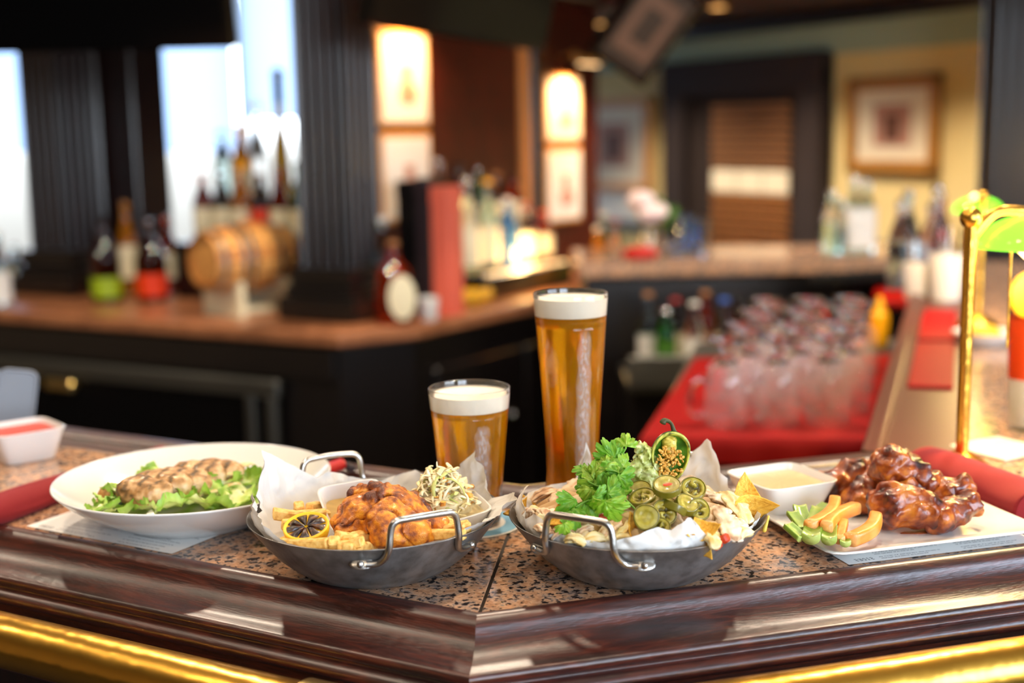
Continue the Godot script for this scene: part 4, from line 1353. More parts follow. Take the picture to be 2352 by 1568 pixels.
# ---------------------------------------------------------------- beers
func frost_patch(prof: Array, a0: float, a1: float, h0: float, h1: float) -> ArrayMesh:   # a sheet that hugs the glass
	var rows := []
	var cols := PackedColorArray()
	var n := 18
	for i in n + 1:
		var h := lerpf(h0, h1, float(i) / n)
		var r := 0.0
		for k in prof.size() - 1:
			if prof[k][1] <= h and prof[k + 1][1] >= h and prof[k + 1][1] > prof[k][1]:
				r = lerpf(prof[k][0], prof[k + 1][0], (h - prof[k][1]) / (prof[k + 1][1] - prof[k][1]))
		var row := PackedVector3Array()
		for j in 13:
			var t := j / 12.0
			var w := 1.0 - 0.45 * pow(float(i) / n, 2.0) + 0.10 * sin(i * 1.7 + j)
			var a := deg_to_rad(lerpf((a0 + a1) / 2 - (a1 - a0) / 2 * w, (a0 + a1) / 2 + (a1 - a0) / 2 * w, t))
			row.append(Vector3(sin(a) * (r + 0.0003), h, cos(a) * (r + 0.0003)))
			var fade := minf(1.0, 5.0 * sin(PI * i / n)) * pow(sin(PI * t), 0.7)
			cols.append(Color(1, 1, 1, fade))
		rows.append(row)
	return grid(rows, false, false, Vector2.ZERO, cols)

func beer(nm: String, label: String, at: Vector3, outer: Array, wall: float, floor_h: float, foam0: float, foam1: float) -> void:
	var t := thing(nm, label, "beer", at)
	var top: float = outer[outer.size() - 1][1]
	var p := [[0, 0.0015], [outer[0][0] * 0.85, 0.0015]]
	p.append_array(outer)
	var inner := []
	for i in range(outer.size() - 1, -1, -1):
		if outer[i][1] > floor_h + 0.004: inner.append([outer[i][0] - wall, outer[i][1]])
	inner[0] = [outer[outer.size() - 1][0] - wall * 0.5, top + 0.0007]
	inner.insert(1, [outer[outer.size() - 1][0] - wall, top])
	var rf: float = inner[inner.size() - 1][0]
	p.append_array(inner)
	p.append_array([[rf * 0.985, floor_h + 0.003], [rf * 0.93, floor_h], [0, floor_h]])
	part(t, "glass", lathe(p, 72), M["clear_glass"])
	var liq := func(h: float) -> float:
		for k in outer.size() - 1:
			if outer[k][1] <= h and outer[k + 1][1] >= h and outer[k + 1][1] > outer[k][1]:
				return lerpf(outer[k][0], outer[k + 1][0], (h - outer[k][1]) / (outer[k + 1][1] - outer[k][1])) - wall + 0.0004
		return rf
	var b := [[0, floor_h - 0.0002], [rf * 0.93, floor_h - 0.0002], [rf * 0.99, floor_h + 0.003]]
	var n := 14
	for i in n + 1:
		var h := lerpf(floor_h + 0.006, foam0, float(i) / n)
		b.append([liq.call(h), h])
	b.append([0, foam0])
	part(t, "beer", lathe(b, 72), M["beer"])
	var r1: float = liq.call(foam1)
	part(t, "foam", lathe([[0, foam0 - 0.0004], [liq.call(foam0), foam0 - 0.0004], [liq.call(foam0), foam0], [r1 + 0.0002, foam1], [r1 * 0.93, foam1 - 0.0012], [r1 * 0.5, foam1 - 0.002], [0, foam1 - 0.002]], 72), M["foam"])
	part(t, "condensation", frost_patch(outer, 2.0, 40.0, floor_h + 0.01, foam0 - 0.012), M["frost"])

func build_glasses() -> void:
	var cp := on(1085, 1203, BAR)
	var c := thing("coaster", "round blue and cream paper coaster under the shorter beer", "coaster", cp)
	part(c, "board", lathe([[0, 0], [0.054, 0], [0.054, 0.0016], [0, 0.0016]], 48), M["white_paint"])
	part(c, "print", lathe([[0.036, 0.0016], [0.052, 0.0016], [0.052, 0.0019], [0.036, 0.0019], [0.036, 0.0016]], 48), M["coaster_print"])
	beer("pint_beer", "shorter beer, a pint of amber lager with cream head", cp + Vector3(0, 0.002, 0), [[0.0300, 0.0], [0.0308, 0.004], [0.0345, 0.05], [0.0395, 0.105], [0.0428, 0.135], [0.0438, 0.149]], 0.0022, 0.014, 0.1275, 0.1435)
	beer("tall_beer", "taller beer, a slender frosted glass of golden lager", on(1316, 1172, BAR), [[0.0318, 0.0], [0.0325, 0.006], [0.0305, 0.025], [0.0287, 0.045], [0.0288, 0.065], [0.0305, 0.10], [0.0335, 0.145], [0.0375, 0.20], [0.0402, 0.235], [0.0407, 0.245]], 0.0022, 0.02, 0.2215, 0.2405)


# ---------------------------------------------------------------- pans
func make_pan(label: String, at: Vector3, yaw: float) -> Node3D:
	var t := thing("serving_pan", label, "pan", at, yaw)
	part(t, "body", lathe([[0, 0], [0.060, 0.0], [0.066, 0.001], [0.073, 0.0045], [0.083, 0.0115], [0.095, 0.0215], [0.106, 0.0335], [0.115, 0.0455], [0.1222, 0.0555], [0.1232, 0.0568], [0.1228, 0.0576], [0.1216, 0.057], [0.1135, 0.046], [0.1045, 0.034], [0.0935, 0.0225], [0.082, 0.013], [0.072, 0.006], [0.065, 0.003], [0, 0.003]], 96), M["pan_steel"])
	for s in [1, -1]:
		var h := Node3D.new()
		h.name = numbered(t, "handle")
		t.add_child(h, true)
		h.rotation.y = 0.0 if s > 0 else PI
		var pts := PackedVector3Array()
		var half := [[-0.050, 0.0425], [-0.0435, 0.0425], [-0.0385, 0.0445], [-0.0352, 0.051], [-0.0338, 0.060], [-0.0325, 0.072], [-0.0305, 0.0795], [-0.026, 0.0835], [-0.018, 0.0845], [0.0, 0.085]]
		var zz := func(x: float, y: float) -> float:
			var r := 0.1135 + (clampf(y, 0.04, 0.056) - 0.043) * 0.72 + 0.0042
			return sqrt(r * r - x * x)
		for e in half: pts.append(Vector3(e[0], e[1], zz.call(e[0], e[1])))
		for i in range(half.size() - 2, -1, -1):
			pts.append(Vector3(-half[i][0], half[i][1], zz.call(half[i][0], half[i][1])))
		part(h, "rod", tube(curve(pts, 5), 0.0032, 14), M["rod_steel"])
		for sx in [-1, 1]:
			var a := asin(0.053 / 0.1145)
			var q := Vector3(sx * 0.0525, 0.0425, zz.call(0.0525, 0.0425) - 0.0018)
			part(h, "tab", ball(Vector3(0.0115, 0.0056, 0.0017), 16), M["rod_steel"], q, Vector3(-0.62, sx * a, 0))
			part(h, "rivet", ball(Vector3(0.0034, 0.0034, 0.0026), 14), M["rod_steel"], q + Vector3(sx * 0.0025, 0.0005, 0.0022))
	return t

func liner(label: String, at: Vector3, base: float, peaks: Array, sd: int, scale := 1.0) -> void:
	# one sheet of parchment pressed into the pan; peaks: azimuth, width on the smaller side, on the larger side, height, lean outwards
	var wall := [[0.02, 0.0042], [0.064, 0.0046], [0.071, 0.008], [0.081, 0.0152], [0.0925, 0.0248], [0.1035, 0.0362], [0.1122, 0.0475], [0.1195, 0.0572]]
	var cum := [0.0]
	for k in range(1, wall.size()): cum.append(cum[k - 1] + Vector2(wall[k][0] - wall[k - 1][0], wall[k][1] - wall[k - 1][1]).length())
	var full: float = cum[cum.size() - 1]
	var nz := noise(30.0, sd, 3)
	var cols := 240
	var rowsn := 34
	var rows := []
	for i in rowsn: rows.append(PackedVector3Array())
	for j in cols:
		var az := -180.0 + 360.0 * j / cols
		var ext := base
		var lean := 30.0
		for p in peaks:
			var d: float = wrapf(az - p[0], -180.0, 180.0)
			var w: float = p[1] if d < 0 else p[2]
			var k: float = 1.0 - absf(d) / w
			if k > 0.0 and base + (p[3] - base) * k > ext:
				ext = base + (p[3] - base) * k
				lean = lerpf(30.0, p[4], minf(1.0, k * 3.0))
		var a := deg_to_rad(az)
		var rad := Vector3(sin(a), 0, cos(a))
		for i in rowsn:
			var s: float
			var f := float(i) / (rowsn - 1)
			s = (full + ext) * f
			var p2: Vector2
			if s <= full:
				var k := 1
				while k < cum.size() - 1 and cum[k] < s: k += 1
				var u: float = (s - cum[k - 1]) / (cum[k] - cum[k - 1])
				p2 = Vector2(lerpf(wall[k - 1][0], wall[k][0], u), lerpf(wall[k - 1][1], wall[k][1], u))
			else:
				var le := deg_to_rad(lean)
				var e := s - full
				p2 = Vector2(0.1195 + sin(le) * e, 0.0572 + cos(le) * e)
			var w := rad * p2.x
			var cr := nz.get_noise_3d(w.x * 1.0, p2.y, w.z)
			var k2 := clampf((s - full * 0.75) / 0.04, 0.0, 1.0)
			rows[i].append(w + rad * ((-absf(cr) * 0.010 if s < full + 0.006 else cr * 0.011) * k2 - 0.0016) + Vector3(0, p2.y + 0.0008, 0))
	solo("paper_liner", label, "paper", grid(rows, true), M["parchment"], at)


# ---------------------------------------------------------------- pieces of food
func lin(r: float, g: float, b: float) -> Color:
	return Color(r, g, b)

func mixc(list: Array, t: float) -> Color:                # list of colours, t in 0..1
	var x := clampf(t, 0.0, 0.9999) * (list.size() - 1)
	var i := int(x)
	return (list[i] as Color).lerp(list[i + 1], x - i)

func strip(p: Vector3, q: Vector3, r: float, bow: Vector3, sd: int, pal: Array, squash := 0.52) -> Array:   # a torn strip of meat: [mesh, place]
	var mid := (p + q) * 0.5
	var pts := curve(PackedVector3Array([p - mid, (p - mid) * 0.4 + bow, (q - mid) * 0.4 + bow, q - mid]), 6)
	var nz := noise(90.0, sd, 3)
	var seg := 22 if r > 0.004 else 10
	var rows := []
	var cols := PackedColorArray()
	var side := (q - p).cross(Vector3.UP).normalized()
	var n := pts.size()
	for i in n:
		var t := (pts[mini(i + 1, n - 1)] - pts[maxi(i - 1, 0)]).normalized()
		side = (side - t * side.dot(t)).normalized()
		var up := side.cross(t)
		var f := float(i) / (n - 1)
		var rr := r * pow(sin(PI * (0.06 + 0.88 * f)), 0.45)
		if i == 0 or i == n - 1: rr *= 0.25
		var row := PackedVector3Array()
		for j in seg:
			var a := TAU * j / seg
			var grainy := nz.get_noise_3d(cos(a) * 0.014 + sd, sin(a) * 0.014, f * 0.012)
			var fib := 1.0 + 0.08 * sin(a * 5.0 + sd) + 0.04 * sin(a * 9.0 - sd) + 0.45 * grainy + 0.55 * nz.get_noise_3d(pts[i].x + cos(a) * 0.006 + sd, pts[i].y + sin(a) * 0.006, pts[i].z)
			row.append(pts[i] + (side * cos(a) + up * sin(a) * squash) * rr * fib)
			cols.append(mixc(pal, 0.50 + 1.0 * nz.get_noise_3d(cos(a) * 0.014 + sd * 2.0, sin(a) * 0.014, f * 0.02) + 0.12 * sin(a * 9.0 - sd) + 0.6 * nz.get_noise_3d(pts[i].x + sd, pts[i].y, pts[i].z + sin(a) * 0.005)))
		rows.append(row)
	return [grid(rows, true, true, Vector2.ZERO, cols), mid]

func lumpy(caps: Array, k: float, amp: float, freq: float, fine: float, c: float, sd: int, tint: Callable) -> ArrayMesh:   # caps: [a, b, ra, rb]
	var lo := Vector3.ONE * 1e9
	var hi := -lo
	for e in caps:
		for s in 2:
			var m := Vector3.ONE * ((e[2 + s] as float) + amp + fine + c * 2.0)
			lo = lo.min((e[s] as Vector3) - m)
			hi = hi.max((e[s] as Vector3) + m)
	var n1 := noise(freq, sd, 2)
	var n2 := noise(freq * 4.0, sd + 50, 2)
	var f := func(p: Vector3) -> float:
		var d := 1.0
		for e in caps: d = smin(d, cap_d(p, e[0], e[1], e[2], e[3]), k)
		if d > 0.012: return d
		return d - amp * n1.get_noise_3dv(p) - fine * n2.get_noise_3dv(p)
	return nets(f, lo, hi, c, tint)

func leaf_mesh(size: float, sd: int, green: Array) -> ArrayMesh:    # a toothed, three lobed leaf in its own xy plane, stem end at the origin
	var nz := noise(120.0, sd, 2)
	var out := PackedVector2Array()
	var n := 132
	for i in n:
		var a := -PI + TAU * (i + 0.5) / n                  # 0 is straight up
		var lobes := 0.0
		for e in [[0.0, 1.0, 0.64], [-1.08, 0.90, 0.66], [1.08, 0.90, 0.66]]:
			var d: float = absf(a - e[0]) / e[2]
			if d < 1.0: lobes = maxf(lobes, e[1] * (0.42 + 0.58 * pow(1.0 - d * d, 0.35)))
		if lobes == 0.0: lobes = 0.10
		var teeth := 1.0 - 0.20 * pow(1.0 - absf(sin(a * 6.5 + 0.4 * sin(sd))), 1.6) - 0.07 * pow(1.0 - absf(sin(a * 17.0 + sd)), 2.0)
		out.append(Vector2(sin(a), cos(a)) * lobes * teeth * size * 0.5)
	var rows := []
	var cols := PackedColorArray()
	for k in 7:
		var s := k / 6.0
		var row := PackedVector3Array()
		for i in n:
			var a := -PI + TAU * (i + 0.5) / n
			var p := out[i] * s
			var z := 0.10 * p.length() * cos(a * 5.7) + size * 0.10 * nz.get_noise_2d(p.x * 1.4, p.y * 1.4) - 3.0 * p.length_squared() / size * 0.4
			row.append(Vector3(p.x, p.y + size * 0.12, z))
			var vein := pow(absf(sin(a * 4.3)), 6.0) * 0.35
			cols.append(mixc(green, clampf(0.25 + 0.45 * s + nz.get_noise_2d(p.x, p.y + 3.0) * 0.5 + vein, 0, 1)))
		rows.append(row)
	return grid(rows, true, false, Vector2.ZERO, cols)

func chip_mesh(s: float, sd: int) -> ArrayMesh:           # a corn chip: rounded triangle, bowed, 2 mm thick
	var n := 48
	var nz := noise(70.0, sd, 3)
	var rows := []
	var cols := PackedColorArray()
	var sides := []
	for k in 13: sides.append([k / 12.0, 1])
	for k in 13: sides.append([1.0 - k / 12.0, -1])
	for e in sides:
		var row := PackedVector3Array()
		for i in n:
			var a := TAU * i / n
			var tri_r := cos(PI / 3.0) / cos(fposmod(a, TAU / 3.0) - PI / 3.0)
			var r: float = s * lerpf(tri_r, 0.72, 0.12) * (1.0 + 0.03 * nz.get_noise_1d(a * 0.3)) * e[0]
			var x := sin(a) * r
			var y := cos(a) * r
			var z := 2.2 * x * x / s * 0.5 + 0.06 * y * sin(y / s * 3.0) + 0.0012 * nz.get_noise_2d(x * 2.0, y * 2.0)
			row.append(Vector3(x, y, z + e[1] * 0.0010 * (0.6 if e[0] > 0.95 else 1.0)))
			cols.append(mixc([lin(0.62, 0.26, 0.02), lin(0.83, 0.45, 0.045), lin(0.90, 0.56, 0.10)], 0.5 + 0.8 * nz.get_noise_2d(x * 5.0, y * 5.0 + e[1])))
		rows.append(row)
	return grid(rows, true, true, Vector2.ZERO, cols)

func facing_cam(p: Vector3, spin: float, tilt := 0.0, turn := 0.0) -> Basis:    # z towards the viewer's side of the bar, spun in its own plane, then tilted back
	return Basis(Vector3.UP, turn) * Basis(Vector3.RIGHT, tilt) * Basis(Vector3.BACK, spin)

func solo_b(nm: String, label: String, cat: String, mesh: Mesh, m: Material, at: Vector3, b: Basis, group := "") -> MeshInstance3D:
	var o := solo(nm, label, cat, mesh, m, at, Vector3.ZERO, group)
	o.transform = Transform3D(b, at)
	return o


# ---------------------------------------------------------------- salad bowl
func ruffle(w: float, l: float, sd: int, pal: Array) -> ArrayMesh:
	var nz := noise(45.0, sd, 3)
	var rows := []
	var cols := PackedColorArray()
	for i in 15:
		var row := PackedVector3Array()
		for j in 15:
			var u := i / 14.0 - 0.5
			var v := j / 14.0 - 0.5
			var e := 1.0 - 0.25 * absf(sin(v * 19.0 + sd)) * absf(u) * 2.0
			var p := Vector3(u * w * e * (1.1 - v * v), 0, v * l)
			var edge := 2.0 * maxf(absf(u), absf(v))
			p.y = nz.get_noise_2d(p.x * 1.0, p.z) * 0.010 * edge + 0.006 * sin(u * 20.0 + sd) * absf(u) + u * u * 0.02
			row.append(p)
			cols.append(mixc(pal, 0.15 + 0.75 * absf(u) * 2.0 + 0.4 * nz.get_noise_2d(p.x + 1.0, p.z)))
		rows.append(row)
	return grid(rows, false, false, Vector2.ZERO, cols)

func build_bowl() -> void:
	var c := Vector3(-0.357, BAR + 0.0008, -1.412)
	var ml := on(60, 1209, BAR)
	var mr := on(385, 1271, BAR)
	var dir := (mr - ml).normalized()
	var inn := Vector3(dir.z, 0, -dir.x)
	menu_sheet("printed menu sheet lying under the round salad bowl", ml, dir, inn, 0.216, 0.24, 0)
	var b := thing("salad_bowl", "wide shallow white china bowl holding the chicken salad", "bowl", c)
	part(b, "bowl", lathe([[0, 0.004], [0.068, 0.004], [0.072, 0.0], [0.080, 0.0], [0.084, 0.004], [0.100, 0.011], [0.122, 0.0225], [0.140, 0.0355], [0.1505, 0.0455], [0.1515, 0.0468], [0.151, 0.0482], [0.149, 0.0478], [0.138, 0.0385], [0.120, 0.0262], [0.098, 0.0148], [0.080, 0.009], [0, 0.007]], 96), M["white_china"])
	var green := [lin(0.82, 0.82, 0.52), lin(0.66, 0.74, 0.24), lin(0.36, 0.56, 0.06), lin(0.18, 0.38, 0.03)]
	var spots := [[235, 1160, 1.325], [262, 1150, 1.335], [300, 1158, 1.32], [345, 1165, 1.31], [400, 1160, 1.315], [450, 1152, 1.32], [500, 1150, 1.335], [545, 1135, 1.36], [300, 1125, 1.36], [335, 1100, 1.40], [270, 1135, 1.35], [560, 1115, 1.39], [540, 1095, 1.42], [480, 1130, 1.35], [575, 1100, 1.41], [420, 1140, 1.335], [250, 1165, 1.318], [520, 1120, 1.38]]
	for k in spots.size():
		var e: Array = spots[k]
		solo_b("lettuce_leaf", "torn pale green lettuce leaf in the white salad bowl", "lettuce", ruffle(0.030 + 0.008 * (k % 3), 0.040, k, green), M["leafy"], dz(e[0], e[1], e[2]), Basis(Vector3.UP, k * 1.3) * Basis(Vector3.RIGHT, 0.5 * sin(k * 2.3)) * Basis(Vector3.BACK, 0.5 * cos(k * 1.7)), "lettuce in the salad bowl")
	solo("lettuce_bed", "bed of chopped lettuce filling the white salad bowl", "lettuce", ball(Vector3(0.105, 0.016, 0.075), 40, 0.006, 60, 4, func(_p, k): return mixc(green, 0.45 + k)), M["leafy"], c + Vector3(0.012, 0.019, 0.018)).set_meta("kind", "stuff")
	var pal := [lin(0.09, 0.045, 0.01), lin(0.42, 0.20, 0.06), lin(0.68, 0.42, 0.19), lin(0.80, 0.60, 0.36)]
	var names := ["frontmost slice of grilled chicken on the salad, pale and juicy", "second slice of grilled chicken from the bowl's near side", "third slice of grilled chicken, herb flecked, mid salad", "fourth slice of grilled chicken, dark grill marks on top", "rearmost slice of grilled chicken by the lettuce"]
	for k in 5:
		var f := k / 4.0
		var p := dz(lerpf(335, 500, f), lerpf(1136, 1092, f), lerpf(1.318, 1.40, f))
		var wd := 0.024 - 0.004 * absf(f - 0.45) * 2.0
		var caps := [[Vector3(-0.004, 0.003, -wd), Vector3(0.004, 0.001, wd), 0.0115, 0.0100], [Vector3(0.006, 0.005, -wd * 0.6), Vector3(0.011, 0.003, wd * 0.75), 0.0105, 0.0095], [Vector3(-0.010, 0.003, -wd * 0.8), Vector3(-0.005, 0.002, wd * 0.5), 0.0100, 0.0095]]
		var nz := noise(70.0, 80 + k, 3)
		var g := func(q: Vector3) -> Color:
			var stripe := absf(sin(q.z * 190.0 + q.x * 60.0))
			return mixc(pal, 0.70 + 0.65 * nz.get_noise_3dv(q) - clampf((q.y - 0.006) * 60.0, 0.0, 0.5) * (1.3 if stripe < 0.45 else 0.55) - clampf((absf(q.x - 0.001) - 0.0115) * 90.0, 0.0, 0.45))
		solo_b("chicken_slice", names[k], "chicken", lumpy(caps, 0.01, 0.002, 60.0, 0.0008, 0.0019, 90 + k, g), M["meat"], p + Vector3(0, 0.001 + 0.0025 * (k % 2), 0), Basis(Vector3.UP, 0.95 + 0.07 * (k % 3)) * Basis(Vector3.BACK, 0.10))
	for k in 7:
		var p := dz([505, 520, 535, 515, 548, 480, 262][k], [1118, 1105, 1092, 1130, 1080, 1140, 1140][k], [1.37, 1.385, 1.40, 1.36, 1.42, 1.345, 1.345][k])
		var s := strip(p + Vector3(-0.018, -0.004, 0.006), p + Vector3(0.016, 0.012 - 0.002 * k, -0.012), 0.004, Vector3(0, 0.004, 0), 300 + k, [lin(0.62, 0.40, 0.12), lin(0.82, 0.64, 0.30), lin(0.86, 0.74, 0.45)], 0.4)
		solo("cheese_shaving", "pale yellow cheese shaving leaning on the salad", "cheese", s[0], M["meat"], s[1], Vector3.ZERO, "cheese shavings on the salad")
	var cr := dz(246, 1142, 1.345)
	solo("crouton", "small brown crouton at the salad's edge in the bowl", "crouton", ball(Vector3(0.011, 0.011, 0.010), 14, 0.003, 90, 5, func(_p, k): return mixc([lin(0.35, 0.13, 0.03), lin(0.62, 0.30, 0.08)], 0.5 + k)), M["meat"], cr)

func menu_sheet(label: String, a: Vector3, dir: Vector3, inn: Vector3, w: float, l: float, k: int) -> void:
	var rows := []
	for i in 9:
		var row := PackedVector3Array()
		for j in 9:
			row.append(dir * w * j / 8.0 + inn * l * i / 8.0)
		rows.append(row)
	var top := grid(rows, false, false, Vector2(1, 1))
	solo("menu_sheet", label, "menu", top, M["menu_%d" % k], Vector3(a.x, BAR + 0.0006, a.z))


# ---------------------------------------------------------------- fish and chips
func build_left_pan() -> void:
	var c := Vector3(-0.137, BAR, -1.232)
	make_pan("round steel serving pan holding the fried fish, wire handle towards the viewer", c, deg_to_rad(27))
	liner("white parchment lining the fish pan, corners standing up", c, -0.004, [[-114, 38, 16, 0.050, 10], [-80, 12, 42, 0.026, 4], [-150, 25, 20, 0.012, 20], [126, 24, 26, 0.040, 4], [86, 45, 22, 0.028, 50], [165, 20, 20, 0.01, 30]], 21)
	# battered fish
	var z := 1.205
	var pt := func(x: float, y: float, zz: float) -> Vector3: return dz(x, y, zz)
	var o: Vector3 = dz(880, 1200, z)
	var L := func(x: float, y: float, zz: float) -> Vector3: return dz(x, y, zz) - o
	var caps := [[L.call(835, 1185, 1.21), L.call(905, 1190, 1.20), 0.027, 0.029], [L.call(905, 1195, 1.195), L.call(1005, 1222, 1.185), 0.027, 0.0155], [L.call(850, 1143, 1.225), L.call(905, 1160, 1.22), 0.0125, 0.014],
		[L.call(800, 1215, 1.18), L.call(830, 1190, 1.19), 0.013, 0.018], [L.call(785, 1200, 1.19), L.call(815, 1180, 1.20), 0.008, 0.014], [L.call(880, 1215, 1.165), L.call(960, 1228, 1.165), 0.017, 0.015], [L.call(925, 1160, 1.235), L.call(1000, 1195, 1.225), 0.011, 0.010]]
	var bumps := []
	var r2 := RandomNumberGenerator.new()
	r2.seed = 4
	for k in 84:
		var f := r2.randf()
		var p: Vector3
		if k < 52: p = L.call(lerpf(795, 918, f), 1137 - 17 * sin(PI * clampf(f * 1.15, 0, 1)) + r2.randf_range(-3, 12), 1.212 + r2.randf_range(-0.008, 0.014))
		elif k < 70: p = L.call(lerpf(862, 888, f), lerpf(1150, 1168, r2.randf()), 1.192 + r2.randf_range(-0.003, 0.008))
		else: p = L.call(lerpf(905, 985, f), lerpf(1145, 1182, f) + r2.randf_range(-4, 6), 1.212 + r2.randf_range(-0.006, 0.006))
		bumps.append([p, r2.randf_range(0.0016, 0.0040)])
	var n1 := noise(26.0, 12, 2)
	var n2 := noise(170.0, 13, 2)
	var n3 := noise(60.0, 14, 3)
	var hull := func(p: Vector3) -> float:
		var d := 1.0
		for e in caps: d = smin(d, cap_d(p, e[0], e[1], e[2], e[3]), 0.012)
		return d - 0.0045 * n1.get_noise_3dv(p)
	for e in bumps:
		for it in 4:
			var q: Vector3 = e[0]
			var d0: float = hull.call(q)
			var gr := Vector3(hull.call(q + Vector3(0.001, 0, 0)) - d0, hull.call(q + Vector3(0, 0.001, 0)) - d0, hull.call(q + Vector3(0, 0, 0.001)) - d0).normalized()
			e[0] = q - gr * (d0 - (e[1] as float) * 0.25)
	var f := func(p: Vector3) -> float:
		var d := 1.0
		for e in caps: d = smin(d, cap_d(p, e[0], e[1], e[2], e[3]), 0.012)
		if d > 0.016: return d
		var fold := absf(n1.get_noise_3d(p.x * 0.9 + 3.0, p.y * 0.9, p.z * 0.9))
		d = d - 0.0045 * n1.get_noise_3dv(p) - 0.0006 * n2.get_noise_3dv(p) + 0.0045 * maxf(0.0, 0.16 - fold) / 0.16
		for e in bumps:
			var q: float = p.distance_to(e[0]) - e[1]
			if q < 0.006: d = smin(d, q, 0.003)
		return d
	var pal := [lin(0.075, 0.016, 0.008), lin(0.24, 0.055, 0.012), lin(0.52, 0.145, 0.008), lin(0.72, 0.265, 0.014), lin(0.80, 0.42, 0.06)]
	var tint := func(p: Vector3) -> Color:
		var t := 0.54 + 0.58 * n3.get_noise_3dv(p) + 0.30 * n2.get_noise_3dv(p) - 0.35 * maxf(0.0, 0.10 - absf(n1.get_noise_3d(p.x * 0.9 + 3.0, p.y * 0.9, p.z * 0.9))) / 0.10
		for e in bumps:
			var q: float = p.distance_to(e[0]) - e[1]
			if q < 0.0025: t -= 0.30 * clampf(1.0 - q / 0.0025, 0.0, 1.0)
		return mixc(pal, clampf(t, 0.05, 1.0))
	solo("fried_fish", "large piece of golden brown battered fish with crisp dark bubbles", "fish", nets(f, Vector3(-0.062, -0.045, -0.055), Vector3(0.075, 0.055, 0.06), 0.0015, tint), M["fried"], o)
	# charred lemon half
	var lp := dz(703, 1208, 1.165)
	var le := thing("lemon_half", "charred lemon half, cut face up beside the fish", "lemon", lp)
	le.basis = Basis(Vector3.BACK, 0.06) * Basis(Vector3.RIGHT, 0.34)
	var rind := []
	for i in 14:
		var a := PI / 2 * i / 13.0
		rind.append([0.0215 * sin(a) + 0.00001, -0.023 * cos(a)])
	rind.append_array([[0.0214, 0.0008], [0.0206, 0.0014], [0.0186, 0.0008], [0.018, -0.001], [0, -0.001]])
	part(le, "rind", lathe(rind, 48), M["lemon_skin"])
	var nzl := noise(160.0, 8, 3)
	for k in 9:
		var rows := []
		var cols := PackedColorArray()
		for i in 8:
			var row := PackedVector3Array()
			for j in 9:
				var rr := 0.0018 + 0.0166 * i / 7.0
				var w := (j / 8.0 - 0.5) * (TAU / 9.0) * (0.88 - 0.1 * pow(i / 7.0, 6))
				var a := k * TAU / 9.0 + w
				var hgt := 0.0022 * (1.0 - pow(2.0 * j / 8.0 - 1.0, 4)) * sin(PI * (0.08 + 0.9 * i / 7.0))
				var p := Vector3(sin(a) * rr, hgt - 0.0006, cos(a) * rr)
				p.y += 0.0012 * nzl.get_noise_3dv(p) if hgt > 0.0008 else 0.0
				row.append(p)
				cols.append(mixc([lin(0.006, 0.002, 0.001), lin(0.016, 0.004, 0.001), lin(0.08, 0.018, 0.002), lin(0.42, 0.15, 0.012)], 0.38 + 0.8 * nzl.get_noise_3d(p.x + k, p.z, 1.0)))
			rows.append(row)
		part(le, "segment", grid(rows, false, false, Vector2.ZERO, cols), M["pulp"], Vector3(0, 0.0003, 0))
	# fries
	var fr_ := [[690, 1162, 1.25, -1.2, 0.9], [640, 1186, 1.225, -2.9, 0.1], [668, 1184, 1.235, -2.6, 0.15], [652, 1198, 1.21, -2.9, 0.15], [742, 1250, 1.135, -0.5, 0.1], [768, 1246, 1.130, -1.5, 0.9], [792, 1250, 1.128, -1.2, 0.55], [806, 1256, 1.124, -1.9, 0.3], [830, 1250, 1.126, -0.4, 0.2], [772, 1232, 1.145, -2.4, 0.3], [800, 1236, 1.145, -2.0, 0.2], [1070, 1208, 1.175, -0.2, 0.25], [1076, 1218, 1.165, -0.9, 0.1], [1058, 1226, 1.155, -0.5, 0.15], [715, 1160, 1.26, -2.0, 0.3]]
	var base := fry_mesh(0)
	for k in fr_.size():
		var e: Array = fr_[k]
		var fb := Basis(Vector3.UP, e[3]) * Basis(Vector3.BACK, e[4])
		solo_b("french_fry", "thick cut golden french fry tucked round the fried fish", "fry", fry_mesh(k), M["fry"], dz(e[0], e[1], e[2]) - fb.x * 0.020, fb, "fries in the fish pan")
	# tartar dish behind the fish, slaw dish to the right
	var td := dish("white square dish of tartar sauce standing behind the fish", dz(812, 1160, 1.275) + Vector3(0, -0.022, 0), 0.066, 0.030, Vector3(0.5, 0.42, 0.05), lin(0.62, 0.40, 0.12), "tartar_sauce", 0.55)
	var sd := dish("white square dish heaped with coleslaw beside the fish", dz(1030, 1172, 1.25) + Vector3(0.0, -0.026, 0), 0.070, 0.036, Vector3(0.18, 0.5, 0.12), lin(0.75, 0.62, 0.34), "dressing", 0.8)
	var list := []
	var g := RandomNumberGenerator.new()
	g.seed = 12
	var slaw_cols := [lin(0.84, 0.70, 0.40), lin(0.88, 0.82, 0.58), lin(0.86, 0.76, 0.40), lin(0.84, 0.38, 0.06), lin(0.60, 0.64, 0.20)]
	var so := dz(1022, 1130, 1.25)
	for k in 330:
		var f2 := pow(g.randf(), 0.6)
		var a := g.randf() * TAU
		var yy := g.randf()
		var rr := f2 * lerpf(0.036, 0.012, yy)
		var p := Vector3(sin(a) * rr + 0.008 * (0.4 - yy), -0.014 + yy * 0.033, cos(a) * rr)
		var d := Vector3(g.randf_range(-1, 1), g.randf_range(-0.5, 0.7), g.randf_range(-1, 1)).normalized() * g.randf_range(0.006, 0.014)
		var cc: Color = slaw_cols[[0, 1, 0, 2, 1, 3, 0, 4, 1, 2][g.randi() % 10]]
		var s := strip(p - d, p + d, g.randf_range(0.0012, 0.0027), Vector3(g.randf_range(-1, 1), g.randf_range(-0.3, 1), g.randf_range(-1, 1)) * 0.005, k, [cc * 0.85, cc, cc], 0.5)
